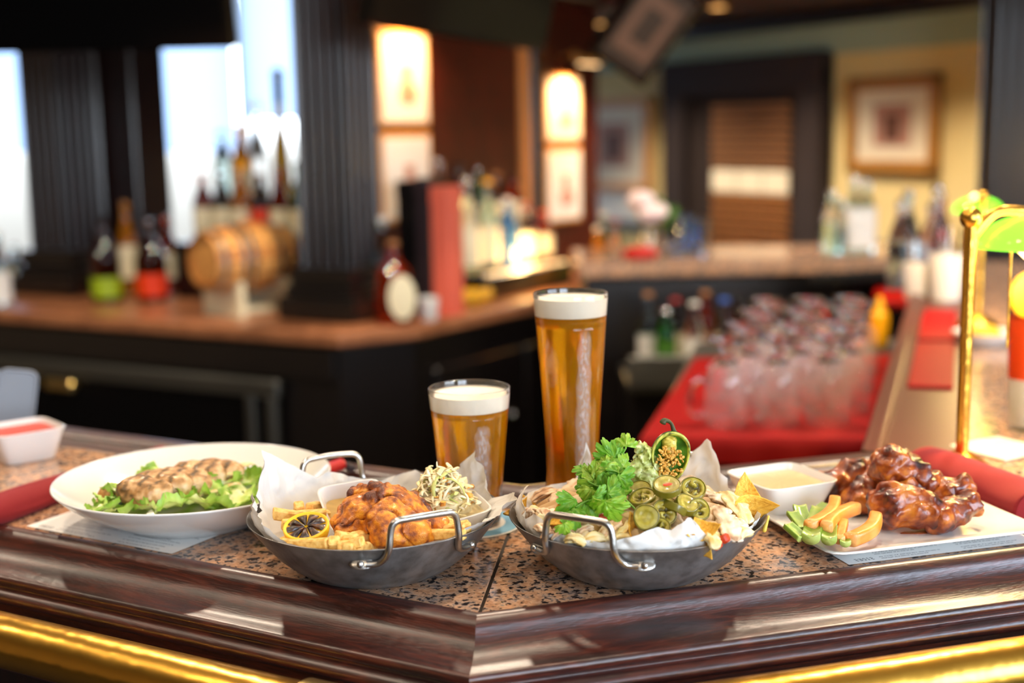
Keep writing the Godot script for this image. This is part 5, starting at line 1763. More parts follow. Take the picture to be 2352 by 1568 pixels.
		list.append([s[0], xf(s[1])])
	list.append([ball(Vector3(0.027, 0.016, 0.027), 32, 0.009, 110, 3, func(_p, k): return mixc([lin(0.62, 0.48, 0.22), lin(0.86, 0.76, 0.46)], 0.5 + k)), xf(Vector3(0, -0.012, 0))])
	var sl := solo("coleslaw", "heap of shredded coleslaw with carrot flecks in the white dish", "coleslaw", join(list), M["meat"], so)
	sl.set_meta("kind", "stuff")

func fry_mesh(sd: int) -> ArrayMesh:                      # a squared, slightly bent stick
	var L := 0.046 + 0.006 * sin(sd * 2.0)
	var h := 0.0050 + 0.0005 * sin(sd * 1.3)
	var v := PackedVector3Array()
	var ix := PackedInt32Array()
	var secs := [[-0.5, 0.72], [-0.48, 1.0], [-0.16, 1.02], [0.16, 0.98], [0.48, 1.0], [0.5, 0.72]]
	for e in secs:
		for c in 8:
			var a := [[1, 0.7], [0.7, 1], [-0.7, 1], [-1, 0.7], [-1, -0.7], [-0.7, -1], [0.7, -1], [1, -0.7]][c] as Array
			v.append(Vector3(e[0] * L, a[0] * h * e[1] + 0.006 * sin(sd * 1.7) * e[0] * e[0] * 2.0, a[1] * h * e[1] + 0.003 * cos(sd) * e[0]))
	for i in 5:
		for c in 8:
			var a := i * 8 + c
			var b := i * 8 + (c + 1) % 8
			ix.append_array([a, b, a + 8, b, b + 8, a + 8])
	for c in range(1, 7):
		ix.append_array([0, c + 1, c, 40, 40 + c, 41 + c])
	return flat(v, ix, true)

func square_ring(s: float, y: float, pw := 7.0, n := 56) -> PackedVector3Array:
	var p := PackedVector3Array()
	for j in n:
		var a := TAU * j / n
		var q := Vector2(cos(a), sin(a))
		q /= pow(pow(absf(q.x), pw) + pow(absf(q.y), pw), 1.0 / pw)
		p.append(Vector3(q.y * s, y, q.x * s))
	return p

func dish(label: String, at: Vector3, w: float, h: float, rot: Vector3, sauce: Color, sname: String, fillh: float) -> Node3D:
	var t := thing("sauce_dish", label, "dish", at)
	t.rotation = rot
	var b := w * 0.36
	var r := w * 0.5
	var rows := []
	for e in [[0.0001, 0.0], [b * 0.96, 0.0], [b, 0.002], [lerpf(b, r, 0.62), h * 0.62], [r, h - 0.001], [r + 0.0006, h], [r - 0.0016, h + 0.0003], [lerpf(b, r, 0.6) - 0.003, h * 0.62], [b - 0.003, 0.005], [b * 0.8, 0.0035], [0.0001, 0.0035]]:
		rows.append(square_ring(e[0], e[1]))
	part(t, "dish", grid(rows, true, true), M["white_china"])
	var cols := PackedColorArray()
	var f := fillh
	var s := lerpf(b, r, f) - 0.0024
	var nz := noise(80.0, 5, 3)
	var rr := []
	for e in [[0.0001, h * f - 0.004], [s * 0.97, h * f - 0.004], [s, h * f - 0.001], [s, h * f], [s * 0.92, h * f + 0.0008], [s * 0.6, h * f + 0.001], [0.0001, h * f + 0.0012]]:
		rr.append(square_ring(e[0], e[1]))
		for j in 56: cols.append(sauce * (1.0 + 0.25 * nz.get_noise_2d(e[0], j * 0.2)))
	part(t, sname, grid(rr, true, true, Vector2.ZERO, cols), M["meat"] if sname == "ketchup" else M["cream"])
	return t


# ---------------------------------------------------------------- nachos
func hz(y: float) -> float:
	return 1.128 + (1240.0 - y) * 0.00098

func build_right_pan() -> void:
	var c := Vector3(0.117, BAR, -1.214)
	make_pan("round steel serving pan piled with nachos, wire handle towards the viewer", c, deg_to_rad(-30))
	liner("white parchment lining the nacho pan, edges curling over the food", c, 0.003, [[-80, 14, 14, 0.036, -22], [-62, 8, 16, 0.016, -14], [-40, 12, 30, 0.005, -14], [4, 26, 20, 0.018, -22], [19, 16, 9, 0.027, -22], [136, 12, 26, 0.050, 4], [152, 10, 14, 0.042, 4], [-159, 5, 5, 0.042, -4]], 33)
	var meat := [lin(0.20, 0.08, 0.03), lin(0.48, 0.24, 0.11), lin(0.66, 0.42, 0.24), lin(0.76, 0.56, 0.37), lin(0.80, 0.66, 0.48)]
	var pale := [lin(0.42, 0.24, 0.12), lin(0.72, 0.52, 0.34), lin(0.82, 0.70, 0.54), lin(0.84, 0.77, 0.65)]
	var queso := [lin(0.62, 0.40, 0.10), lin(0.76, 0.62, 0.30), lin(0.82, 0.74, 0.48)]
	var bedn := noise(55.0, 9, 3)
	var brows := []
	var bcols := PackedColorArray()
	for e in [[0.0001, 0.010], [0.06, 0.010], [0.082, 0.022], [0.098, 0.036], [0.107, 0.048], [0.104, 0.056], [0.092, 0.063], [0.076, 0.067], [0.058, 0.070], [0.04, 0.073], [0.02, 0.075], [0.0001, 0.075]]:
		var row := ring(e[0], e[1], 72)
		for j in 72:
			var k := bedn.get_noise_3dv(row[j])
			row[j].y += 0.009 * k * (1.0 if e[1] > 0.05 else 0.1)
			bcols.append(mixc([lin(0.10, 0.05, 0.01), lin(0.34, 0.16, 0.035), lin(0.58, 0.38, 0.18), lin(0.72, 0.58, 0.36)], 0.45 + k))
		brows.append(row)
	var bed := grid(brows, true, true, Vector2.ZERO, bcols)
	solo("nacho_bed", "mixed bed of chips, cheese and shredded chicken in the nacho pan", "nachos", bed, M["meat"], c).set_meta("kind", "stuff")
	var st := [[1222, 1152, 1282, 1128, 0.0065, 0, 0.03], [1240, 1172, 1262, 1205, 0.006, 0, 0.0], [1268, 1178, 1300, 1126, 0.0075, 0, 0.02], [1296, 1150, 1330, 1104, 0.008, 0, 0.03], [1245, 1195, 1290, 1180, 0.006, 1, 0.0], [1278, 1218, 1318, 1238, 0.0075, 1, 0.0], [1292, 1198, 1332, 1214, 0.007, 1, 0.0], [1318, 1172, 1400, 1182, 0.0095, 0, 0.0], [1322, 1230, 1366, 1216, 0.008, 1, 0.0], [1350, 1222, 1402, 1194, 0.0085, 0, 0.0], [1384, 1234, 1426, 1200, 0.0105, 0, -0.004], [1340, 1244, 1392, 1240, 0.0075, 2, -0.004], [1400, 1246, 1448, 1238, 0.0065, 2, -0.004], [1418, 1242, 1462, 1196, 0.006, 2, -0.008], [1436, 1184, 1466, 1192, 0.008, 1, 0.0],
		[1300, 1240, 1345, 1252, 0.007, 2, -0.004], [1412, 1186, 1440, 1222, 0.008, 1, -0.004], [1540, 1178, 1574, 1216, 0.009, 1, -0.004], [1556, 1166, 1600, 1200, 0.0085, 1, 0.0], [1582, 1196, 1622, 1210, 0.009, 1, 0.0], [1600, 1180, 1650, 1200, 0.0085, 0, 0.0], [1644, 1166, 1692, 1244, 0.0115, 1, -0.008], [1624, 1176, 1672, 1222, 0.008, 0, 0.0], [1660, 1130, 1718, 1204, 0.0105, 2, -0.004], [1628, 1146, 1680, 1166, 0.0085, 1, 0.0], [1672, 1190, 1714, 1232, 0.0085, 1, -0.004], [1604, 1134, 1648, 1152, 0.007, 1, 0.01], [1694, 1240, 1720, 1222, 0.007, 2, -0.004], [1610, 1222, 1650, 1240, 0.0065, 2, -0.004], [1630, 1232, 1642, 1262, 0.007, 2, -0.01], [1470, 1212, 1510, 1232, 0.008, 1, -0.004], [1506, 1226, 1546, 1214, 0.008, 0, -0.004], [1350, 1200, 1330, 1168, 0.007, 1, 0.0], [1560, 1118, 1600, 1100, 0.006, 1, 0.05], [1232, 1212, 1262, 1228, 0.006, 1, 0.0]]
	for k in st.size():
		var e: Array = st[k]
		if e[4] > 0.0078: e[4] *= 0.84
		var p := dz(e[0], e[1], hz(e[1]) + e[6])
		var q := dz(e[2], e[3], hz(e[3]) + e[6])
		var s := strip(p, q, e[4], Vector3(0, 0.004, 0.002), k * 7 + 1, [meat, pale, queso][e[5]])
		solo(["chicken_shred", "chicken_shred", "cheese_sauce"][e[5]], ["shred of browned roast chicken in the nacho pan", "shred of pale roast chicken in the nacho pan", "blob of melted cheese sauce in the nacho pan"][e[5]], ["chicken", "chicken", "cheese"][e[5]], s[0], M["meat"], s[1], Vector3.ZERO, ["browned chicken shreds on the nachos", "pale chicken shreds on the nachos", "cheese sauce blobs on the nachos"][e[5]])
	var g := RandomNumberGenerator.new()
	g.seed = 31
	for k in 58:
		var x := g.randf_range(1205, 1735)
		var y := g.randf_range(1128, 1252)
		if absf(x - 1465.0) / 262.0 > sqrt(maxf(0.05, 1.0 - pow((y - 1192.0) / 70.0, 2.0))): continue
		if x > 1440 and x < 1640 and y < 1205: continue
		var l := g.randf_range(12, 26)
		var an := g.randf() * PI
		var p := dz(x - cos(an) * l, y - sin(an) * l * 0.6, hz(y) - 0.002)
		var q := dz(x + cos(an) * l, y + sin(an) * l * 0.6, hz(y) - 0.002)
		var kind: int = [0, 1, 0, 1, 2][k % 5]
		var s := strip(p, q, g.randf_range(0.0028, 0.0052), Vector3(0, 0.003, 0.001), k * 5 + 200, [meat, pale, queso][kind])
		solo(["chicken_shred", "chicken_shred", "cheese_sauce"][kind], ["shred of browned roast chicken in the nacho pan", "shred of pale roast chicken in the nacho pan", "blob of melted cheese sauce in the nacho pan"][kind], ["chicken", "chicken", "cheese"][kind], s[0], M["meat"], s[1], Vector3.ZERO, ["browned chicken shreds on the nachos", "pale chicken shreds on the nachos", "cheese sauce blobs on the nachos"][kind])
	# corn chips
	var ch := [[1708, 1128, 1.240, 0.0200, -0.12, -0.2, 0.2, "upper of the two big corn chips at the nacho pan's outer edge"], [1718, 1166, 1.200, 0.0262, 3.0, 0.1, 0.15, "lower of the two big corn chips, upright against the pan's rim"], [1190, 1182, 1.245, 0.016, 1.3, -1.0, 0.4, "corn chip poking out past the rim next to the fish pan"], [1210, 1160, 1.265, 0.013, 0.3, -0.3, 0.5, "small browned corn chip end behind the narrow paper peak"], [1612, 1222, 1.118, 0.019, 0.5, -0.95, -0.3, "bent corn chip lying over the paper edge in front"], [1606, 1248, 1.116, 0.017, 2.2, 0.2, -0.4, "corn chip standing in the pan below the bent one"], [1452, 1205, 1.130, 0.015, 0.3, 0.1, 0.7, "corn chip smeared with cheese near the dark jalapeno slice"], [1290, 1190, 1.165, 0.017, 2.0, -0.9, 0.2, "corn chip half buried behind the pan handle"]]
	for k in ch.size():
		var e: Array = ch[k]
		solo_b("corn_chip", e[7], "chip", chip_mesh(e[3], k), M["chip"], dz(e[0], e[1], e[2]), facing_cam(Vector3.ZERO, e[4], e[5], e[6]))
	for k in 6:
		var p := dz([1598, 1668, 1322, 1385, 1650, 1302][k], [1238, 1236, 1208, 1190, 1252, 1222][k], [1.112, 1.105, 1.14, 1.15, 1.1, 1.13][k])
		solo("tomato_bit", "diced red tomato bit peeping out of the nachos", "tomato", cbox(0.009, 0.007, 0.008, 0.0018), M["tomato"], p + Vector3(0, -0.002, -0.006), Vector3(k, k, 0), "tomato bits in the nachos")
	# pickled jalapeno slices
	var js := [[1533, 1117, 1.148, 0.0132, 0.42, 0.10, 0.12, 0, "topmost pickled jalapeno slice with an orange red centre"], [1592, 1124, 1.185, 0.0122, 0.75, -0.2, -0.1, 1, "ring of pickled jalapeno behind the topmost slice"], [1476, 1146, 1.160, 0.0128, 0.30, 0.30, 0.05, 1, "pickled jalapeno ring, flat, beside the cilantro"], [1484, 1188, 1.118, 0.0118, 1.15, 0.15, 0.0, 0, "dark olive pickled jalapeno slice facing the viewer, lowest in front"], [1522, 1180, 1.138, 0.0122, 0.95, -0.25, 0.2, 1, "split pickled jalapeno ring right behind the dark lowest slice"], [1576, 1158, 1.150, 0.0112, 0.55, -0.35, 0.1, 0, "pickled jalapeno slice under the ring behind the topmost one"], [1604, 1170, 1.152, 0.0110, 0.9, -0.4, 0.1, 1, "outermost pickled jalapeno ring, next to the pale chicken"], [1470, 1128, 1.185, 0.0118, 0.45, 0.25, 0.0, 0, "pickled jalapeno slice tucked against the guacamole"], [1550, 1163, 1.146, 0.0125, 0.05, -0.55, 0.3, 0, "pickled jalapeno slice seen edge on in the middle of the heap"], [1514, 1215, 1.120, 0.0105, 0.8, 0.2, 0.0, 1, "small pickled jalapeno ring just above the paper edge"], [1506, 1156, 1.152, 0.0115, 0.35, 0.1, 0.0, 0, "pickled jalapeno slice beneath the topmost slice"]]
	for k in js.size():
		var e: Array = js[k]
		var t := thing("jalapeno_slice", e[8], "jalapeno", dz(e[0], e[1], e[2]))
		t.basis = Basis(Vector3.UP, e[6]) * Basis(Vector3.BACK, e[5]) * Basis(Vector3.RIGHT, e[4])
		jalapeno_slice(t, e[3], e[7] == 1, k)
	# guacamole
	var go := dz(1475, 1095, 1.215)
	var gc := []
	for e in [[1494, 1068, 0.009], [1496, 1088, 0.0105], [1478, 1095, 0.012], [1496, 1114, 0.013], [1470, 1122, 0.016], [1470, 1022, 0.0035], [1476, 1036, 0.006], [1482, 1052, 0.0085], [1462, 1080, 0.010], [1480, 1140, 0.018]]:
		var p := dz(e[0], e[1], 1.215) - go
		gc.append([p, p + Vector3(0.001, 0, 0), e[2], e[2]])
	var ng := noise(120.0, 3, 3)
	solo("guacamole", "chunky scoop of pale green guacamole between cilantro and grilled pepper", "guacamole", lumpy(gc, 0.005, 0.0050, 130.0, 0.0016, 0.0016, 17, func(p): return mixc([lin(0.16, 0.20, 0.02), lin(0.38, 0.42, 0.08), lin(0.60, 0.64, 0.24), lin(0.74, 0.76, 0.42)], 0.55 + 0.9 * ng.get_noise_3dv(p))), M["cream"], go)
	grilled_pepper()
	cilantro()
	# drip of cheese on the pan's outside
	var dp := c + Vector3(sin(deg_to_rad(78)) * 0.1245, 0.048, cos(deg_to_rad(78)) * 0.1245)
	solo("cheese_drip", "yellow cheese drip running down the outside of the nacho pan", "cheese", lumpy([[Vector3(0, 0.009, -0.001), Vector3(-0.004, -0.004, 0), 0.0012, 0.0022]], 0.002, 0.0, 60.0, 0.0, 0.0006, 1, func(_p): return lin(0.85, 0.55, 0.06)), M["cream"], dp)

func jalapeno_slice(t: Node3D, r: float, hollow: bool, sd: int) -> void:
	var h := 0.0036
	var wall := r * 0.11
	var prof := [[r - wall, -h], [r - 0.0007, -h], [r, -h + 0.0007], [r, h - 0.0007], [r - 0.0007, h], [r - wall, h], [r - wall, -h]]
	var rows := []
	for p in prof:
		var row := ring(p[0], p[1], 40)
		for j in 40:
			var a := TAU * j / 40
			row[j] *= 1.0 + 0.04 * sin(a * 3.0 + sd)
			row[j].y = p[1] + 0.0010 * sin(a * 2.0 + sd)
		rows.append(row)
	part(t, "skin", grid(rows, true, true), M["pickled_pepper"])
	var ri := r - wall + 0.0003
	var nz := noise(160.0, sd + 3, 3)
	var nh := noise(130.0, sd + 9, 2)
	rows = []
	var cols := PackedColorArray()
	for side in [1, -1]:
		for i in 12:
			var f: float = i / 11.0 if side > 0 else 1.0 - i / 11.0
			var row := PackedVector3Array()
			for j in 40:
				var a := TAU * j / 40
				var hole := 0.0
				if hollow: hole = clampf((nh.get_noise_2d(sin(a) * ri * f + sd, cos(a) * ri * f) + 0.16) * 6.0, 0, 1) * clampf((0.72 - f) * 7.0, 0, 1)
				else: hole = 0.28 * clampf((0.62 - f) * 5.0, 0, 1)
				var rr := maxf(ri * f, 1e-5) * (1.0 + 0.04 * sin(a * 3.0 + sd))
				var y: float = side * (h - 0.0004 - 0.0027 * hole) + 0.0010 * sin(a * 2.0 + sd) * f
				row.append(Vector3(sin(a) * rr, y, cos(a) * rr))
				cols.append(mixc([lin(0.05, 0.035, 0.003), lin(0.20, 0.15, 0.010), lin(0.31, 0.245, 0.018), lin(0.44, 0.36, 0.055)], 0.72 - 0.62 * hole * (1.0 if hollow else 0.5) + 0.4 * nz.get_noise_3d(sin(a) * rr, 0, cos(a) * rr)))
			rows.append(row)
	part(t, "flesh", grid(rows, true, true, Vector2.ZERO, cols), M["veg"])
	if sd == 0: part(t, "core", ball(Vector3(0.0045, 0.0010, 0.0022), 14, 0.0005, 300, 2), M["orange_core"], Vector3(0.0, h - 0.0012, 0.0))

func grilled_pepper() -> void:
	var at := dz(1540, 1052, 1.207)
	var t := thing("grilled_pepper", "grilled green chili pepper half with seeds showing, standing upright", "pepper", at)
	t.basis = Basis(Vector3.BACK, -0.20) * Basis(Vector3.RIGHT, -0.12)
	var n := 48
	var out := func(s: float, z: float) -> PackedVector3Array:
		var row := PackedVector3Array()
		for i in n:
			var a := TAU * i / n
			var y := cos(a)
			var w := 0.0195 * (1.0 + 0.10 * y - 0.16 * (1.0 - y) * 0.5)
			row.append(Vector3(sin(a) * w * s * (1.0 + 0.03 * sin(a * 3.0)), y * 0.0255 * s, z))
		return row
	var skin := []
	for e in [[1.0, 0.0], [1.015, -0.002], [1.0, -0.006], [0.93, -0.010], [0.78, -0.0145], [0.5, -0.0185], [0.2, -0.020], [0.001, -0.0202]]: skin.append(out.call(e[0], e[1]))
	part(t, "skin", grid(skin, true), M["pepper_skin"])
	var nz := noise(220.0, 6, 3)
	var rimc := PackedColorArray()
	var rim := []
	for e in [[1.0, 0.0], [0.985, 0.0012], [0.93, 0.0014], [0.87, 0.0006], [0.85, -0.0008]]:
		var row: PackedVector3Array = out.call(e[0], e[1])
		for i in n: 
			row[i].z += 0.0007 * nz.get_noise_3dv(row[i])
			rimc.append(mixc([lin(0.05, 0.035, 0.004), lin(0.24, 0.26, 0.02), lin(0.55, 0.52, 0.06), lin(0.40, 0.50, 0.05)], 0.5 + nz.get_noise_3d(row[i].x * 2.0, row[i].y * 2.0, 1.0)))
		rim.append(row)
	part(t, "charred_rim", grid(rim, true, false, Vector2.ZERO, rimc), M["veg"])
	var inn := []
	var ic := PackedColorArray()
	for e in [[0.85, -0.0008], [0.80, -0.004], [0.66, -0.007], [0.4, -0.0085], [0.001, -0.009]]:
		var row: PackedVector3Array = out.call(e[0], e[1])
		for i in n: ic.append(mixc([lin(0.03, 0.10, 0.01), lin(0.07, 0.24, 0.015), lin(0.16, 0.36, 0.035)], 0.55 + 0.8 * nz.get_noise_3d(row[i].x * 0.4, row[i].y * 0.4, 4.0)))
		inn.append(row)
	part(t, "flesh", grid(inn, true, false, Vector2.ZERO, ic), M["veg"])
	part(t, "core", lumpy([[Vector3(-0.003, 0.014, -0.005), Vector3(-0.001, 0.002, -0.004), 0.0075, 0.0055], [Vector3(0, 0.0, -0.005), Vector3(-0.002, -0.012, -0.005), 0.005, 0.003]], 0.004, 0.0015, 200.0, 0.0005, 0.0011, 5, func(p): return mixc([lin(0.14, 0.10, 0.008), lin(0.42, 0.28, 0.02), lin(0.66, 0.54, 0.10)], 0.45 + p.y * 22.0 + 0.9 * nz.get_noise_3dv(p))), M["veg"])
	var g := RandomNumberGenerator.new()
	g.seed = 3
	var list := []
	var sm := ball(Vector3(0.0020, 0.0009, 0.0016), 10)
	for k in 110:
		var f := g.randf()
		var p := Vector3(g.randf_range(-1, 1) * (0.0125 if f > 0.25 else 0.008), lerpf(-0.017, 0.010, f), 0.001 + g.randf_range(-0.001, 0.0025))
		list.append([sm, xf(p, Vector3(g.randf() * 3.0, g.randf() * 3.0, g.randf() * 3.0))])
	part(t, "seeds", join(list), M["seed"]).set_meta("kind", "stuff")
	part(t, "stem", tube(curve(PackedVector3Array([Vector3(0.0, 0.024, -0.006), Vector3(-0.0035, 0.031, -0.006), Vector3(-0.0075, 0.034, -0.004), Vector3(-0.012, 0.034, -0.002), Vector3(-0.0135, 0.031, -0.001)]), 4), PackedFloat32Array([0.0036, 0.0026, 0.0022, 0.002, 0.0018, 0.0017, 0.0017, 0.0018, 0.0019, 0.002, 0.0022, 0.0025, 0.0028, 0.003, 0.0032, 0.0033, 0.0028]), 10), M["stem_green"])

func cilantro() -> void:
	var o := dz(1400, 1110, 1.175)
	var t := thing("cilantro_sprig", "fresh bright green cilantro sprig lying on the nachos", "herb", o)
	var green := [lin(0.46, 0.60, 0.13), lin(0.26, 0.48, 0.04), lin(0.13, 0.34, 0.02), lin(0.24, 0.46, 0.05)]
	var lime := [lin(0.60, 0.68, 0.14), lin(0.40, 0.56, 0.06), lin(0.26, 0.46, 0.03), lin(0.34, 0.52, 0.05)]
	var lv := [[1438, 1012, 46, 0.05, 1.19, 1], [1400, 1042, 66, -0.55, 1.185, 0], [1372, 1066, 62, -1.0, 1.18, 1], [1424, 1070, 64, 0.3, 1.17, 0], [1350, 1098, 62, -1.5, 1.175, 1], [1364, 1122, 66, -2.2, 1.17, 1], [1390, 1096, 60, 2.9, 1.165, 0], [1432, 1106, 62, 2.5, 1.16, 0], [1412, 1138, 72, 1.9, 1.15, 0], [1384, 1068, 52, -0.2, 1.17, 1], [1312, 1162, 66, -2.4, 1.145, 0], [1392, 1172, 84, 2.9, 1.125, 1], [1326, 1184, 60, 2.6, 1.135, 0], [1352, 1136, 58, -2.6, 1.155, 1], [1376, 1150, 58, 2.2, 1.145, 0], [1300, 1212, 40, 2.8, 1.125, 1], [1412, 1046, 50, 0.7, 1.2, 0], [1386, 1052, 46, -0.8, 1.2, 1], [1408, 1092, 56, 1.2, 1.185, 1], [1340, 1076, 44, -1.2, 1.19, 0], [1336, 1120, 48, -1.9, 1.18, 0], [1430, 1130, 56, 1.5, 1.165, 1], [1360, 1160, 56, 2.8, 1.15, 0], [1410, 1020, 40, -0.4, 1.2, 0], [1440, 1062, 42, 0.9, 1.185, 1]]
	var k := 0
	for e in lv:
		var p := dz(e[0], e[1], e[4]) - o
		var s: float = e[2] * e[4] / F * 1.55
		var m := part(t, "leaf", leaf_mesh(s, k, lime if e[5] else green), M["cilantro"])
		var b := Basis(Vector3.RIGHT, -0.35 + 0.5 * sin(k * 1.9)) * Basis(Vector3.UP, 0.55 * sin(k * 2.7)) * Basis(Vector3.BACK, -e[3])
		m.transform = Transform3D(b, p - b * Vector3(0, s * 0.3, 0))
		k += 1
	for e in [[[1438, 1028], [1418, 1062], [1404, 1092], [1388, 1122], [1374, 1152]], [[1400, 1052], [1404, 1075], [1404, 1092]], [[1440, 1096], [1420, 1092], [1402, 1098]], [[1418, 1132], [1440, 1150], [1462, 1172]], [[1350, 1105], [1372, 1116], [1392, 1114]], [[1322, 1165], [1350, 1150], [1376, 1148]]]:
		var pts := PackedVector3Array()
		for q in e: pts.append(dz(q[0], q[1], 1.160 + 0.0004 * (1130 - q[1])) - o)
		part(t, "stem", tube(curve(pts, 4), 0.0009, 8), M["stalk"])


# ---------------------------------------------------------------- wings
func build_wings() -> void:
	var ur := Vector3(cos(deg_to_rad(16.2)), 0, -sin(deg_to_rad(16.2)))
	var nr := Vector3(ur.z, 0, -ur.x)
	var mr := on(1950, 1298, BAR)
	menu_sheet("printed menu sheet under the square plate of wings", mr, ur, nr, 0.216, 0.26, 1)
	var fc := on(1912, 1280, 1.082)
	var half := 0.122
	var c := Vector3(fc.x, BAR + 0.001, fc.z) + ur * (half - 0.002) + nr * (half - 0.002)
	var t := thing("square_plate", "square white china plate carrying the glazed chicken wings", "plate", c, deg_to_rad(16.2))
	var rows := []
	for e in [[0.0001, 0.003], [0.070, 0.003], [0.074, 0.0], [0.082, 0.0], [0.086, 0.003], [0.108, 0.0075], [half - 0.001, 0.0120], [half, 0.0132], [half - 0.001, 0.0146], [half - 0.004, 0.0142], [0.108, 0.0118], [0.098, 0.0102], [0.06, 0.0094], [0.0001, 0.0092]]:
		rows.append(square_ring(e[0], e[1], 16.0, 120))
	part(t, "plate", grid(rows, true, true), M["white_china"])
	var py := BAR + 0.001 + 0.0098
	# dip
	var dp := on(1806, 1172, py)
	dish("white square dish of creamy pale dip on the wing plate", Vector3(dp.x - 0.002, py, dp.z - 0.018), 0.092, 0.034, Vector3(0, 0.40, 0), lin(0.66, 0.44, 0.24), "dip", 0.80)
	# wings: px of the thick end, px of the thin end, depths, radii
	var ws := [[1905, 1120, 1.395, 1965, 1082, 1.40, 0.021, 0.015, "wing at the far end of the pile, next to the dip dish"], [1975, 1150, 1.345, 2010, 1098, 1.36, 0.0185, 0.014, "wing between the far one and the big front one"], [2050, 1072, 1.325, 2118, 1096, 1.315, 0.023, 0.012, "topmost wing, crowning the pile, bright glazed"], [2050, 1160, 1.285, 2130, 1168, 1.275, 0.0245, 0.018, "biggest wing, front centre of the pile"], [2165, 1138, 1.31, 2212, 1112, 1.315, 0.0155, 0.011, "upper wing of the two at the outer end, charred tip"], [2150, 1192, 1.275, 2222, 1160, 1.29, 0.0165, 0.0145, "lower wing of the two at the outer end, touching the plate"], [2030, 1078, 1.385, 2080, 1064, 1.39, 0.019, 0.015, "wing behind the topmost one, mostly hidden"], [2085, 1120, 1.315, 2140, 1110, 1.32, 0.016, 0.013, "wing wedged under the topmost one, dark gap beside it"]]
	var k := 0
	for e in ws:
		var p := dz(e[0], e[1], e[2])
		var q := dz(e[3], e[4], e[5])
		var o := (p + q) * 0.5
		var ax := (q - p).normalized()
		var sd := ax.cross(Vector3.UP).normalized()
		var caps := [[p - o, q - o, e[6], e[7]], [p - o + sd * 0.008 + Vector3(0, 0.004, 0), (q - o) * 0.3 + sd * 0.006, e[6] * 0.62, e[7] * 0.6], [q - o, q - o + ax * 0.008 + Vector3(0, -0.004, 0), e[7] * 0.85, e[7] * 0.5], [p - o - sd * 0.008, q - o - sd * 0.004 - Vector3(0, 0.004, 0), e[6] * 0.55, e[7] * 0.55]]
		var nz := noise(34.0, 60 + k, 3)
		var nf := noise(190.0, 70 + k, 2)
		var pal := [lin(0.014, 0.003, 0.002), lin(0.085, 0.012, 0.005), lin(0.21, 0.034, 0.006), lin(0.38, 0.085, 0.009), lin(0.54, 0.17, 0.016)]
		solo("chicken_wing", "glazed chicken " + e[8], "chicken wing", lumpy(caps, 0.006, 0.0052, 44.0, 0.0007, 0.0018, 40 + k, func(v): return mixc(pal, 0.50 + 0.85 * nz.get_noise_3dv(v) + 0.22 * nf.get_noise_3dv(v))), M["sauce"], o)
		k += 1
	var sp := on(2125, 1222, py)
	solo("sauce_smear", "thin smear of red wing sauce on the white plate", "sauce", ball(Vector3(0.026, 0.0012, 0.006), 20, 0.003, 80, 2, func(_p, _k): return lin(0.30, 0.06, 0.01)), M["sauce"], Vector3(sp.x, py + 0.0002, sp.z), Vector3(0, 0.1, 0))
	# carrot and celery sticks, each from one end to the other
	var cs := [[1860, 1208, 1.222, 1918, 1150, 1.30, 0.0062, 0, 0.012, "topmost carrot stick, lying over the celery"], [1898, 1212, 1.216, 1964, 1166, 1.28, 0.0064, 0, -0.010, "curved carrot stick next to the topmost one"], [1952, 1240, 1.205, 2012, 1188, 1.255, 0.0068, 0, 0.012, "longest carrot stick, its end against the big wing"], [1930, 1240, 1.205, 1938, 1200, 1.25, 0.0046, 0, 0.0, "short carrot stick standing between celery and longest carrot"],
		[1808, 1206, 1.222, 1842, 1236, 1.208, 0.0055, 1, 0.0, "celery stick nearest the nacho pan"], [1818, 1178, 1.25, 1846, 1214, 1.225, 0.0052, 1, 0.0, "bright celery stick with its pale end up"], [1836, 1164, 1.27, 1850, 1212, 1.24, 0.0060, 1, 0.0, "darker celery stick leaning behind the bright one"], [1862, 1236, 1.204, 1884, 1172, 1.275, 0.0078, 1, 0.0, "broad celery stick with its cut end towards the viewer"], [1904, 1240, 1.202, 1906, 1176, 1.275, 0.0066, 1, 0.0, "celery stick under the carrots, square end forward"], [1942, 1248, 1.2, 1930, 1218, 1.235, 0.0046, 1, 0.0, "pale yellow celery stick in front of the longest carrot"], [1886, 1170, 1.30, 1900, 1160, 1.33, 0.0056, 1, 0.0, "celery stick end half hidden behind the carrots"]]
	k = 0
	for e in cs:
		var p := dz(e[0], e[1], e[2])
		var q := dz(e[3], e[4], e[5])
		p.y = maxf(p.y, py + e[6] * 0.9)
		q.y = maxf(q.y, py + e[6] * 0.9)
		solo("carrot_stick" if e[7] == 0 else "celery_stick", e[9], "carrot" if e[7] == 0 else "celery", stick(p, q, e[6], e[8], k, e[7] == 1), M["veg"], (p + q) * 0.5)
		k += 1

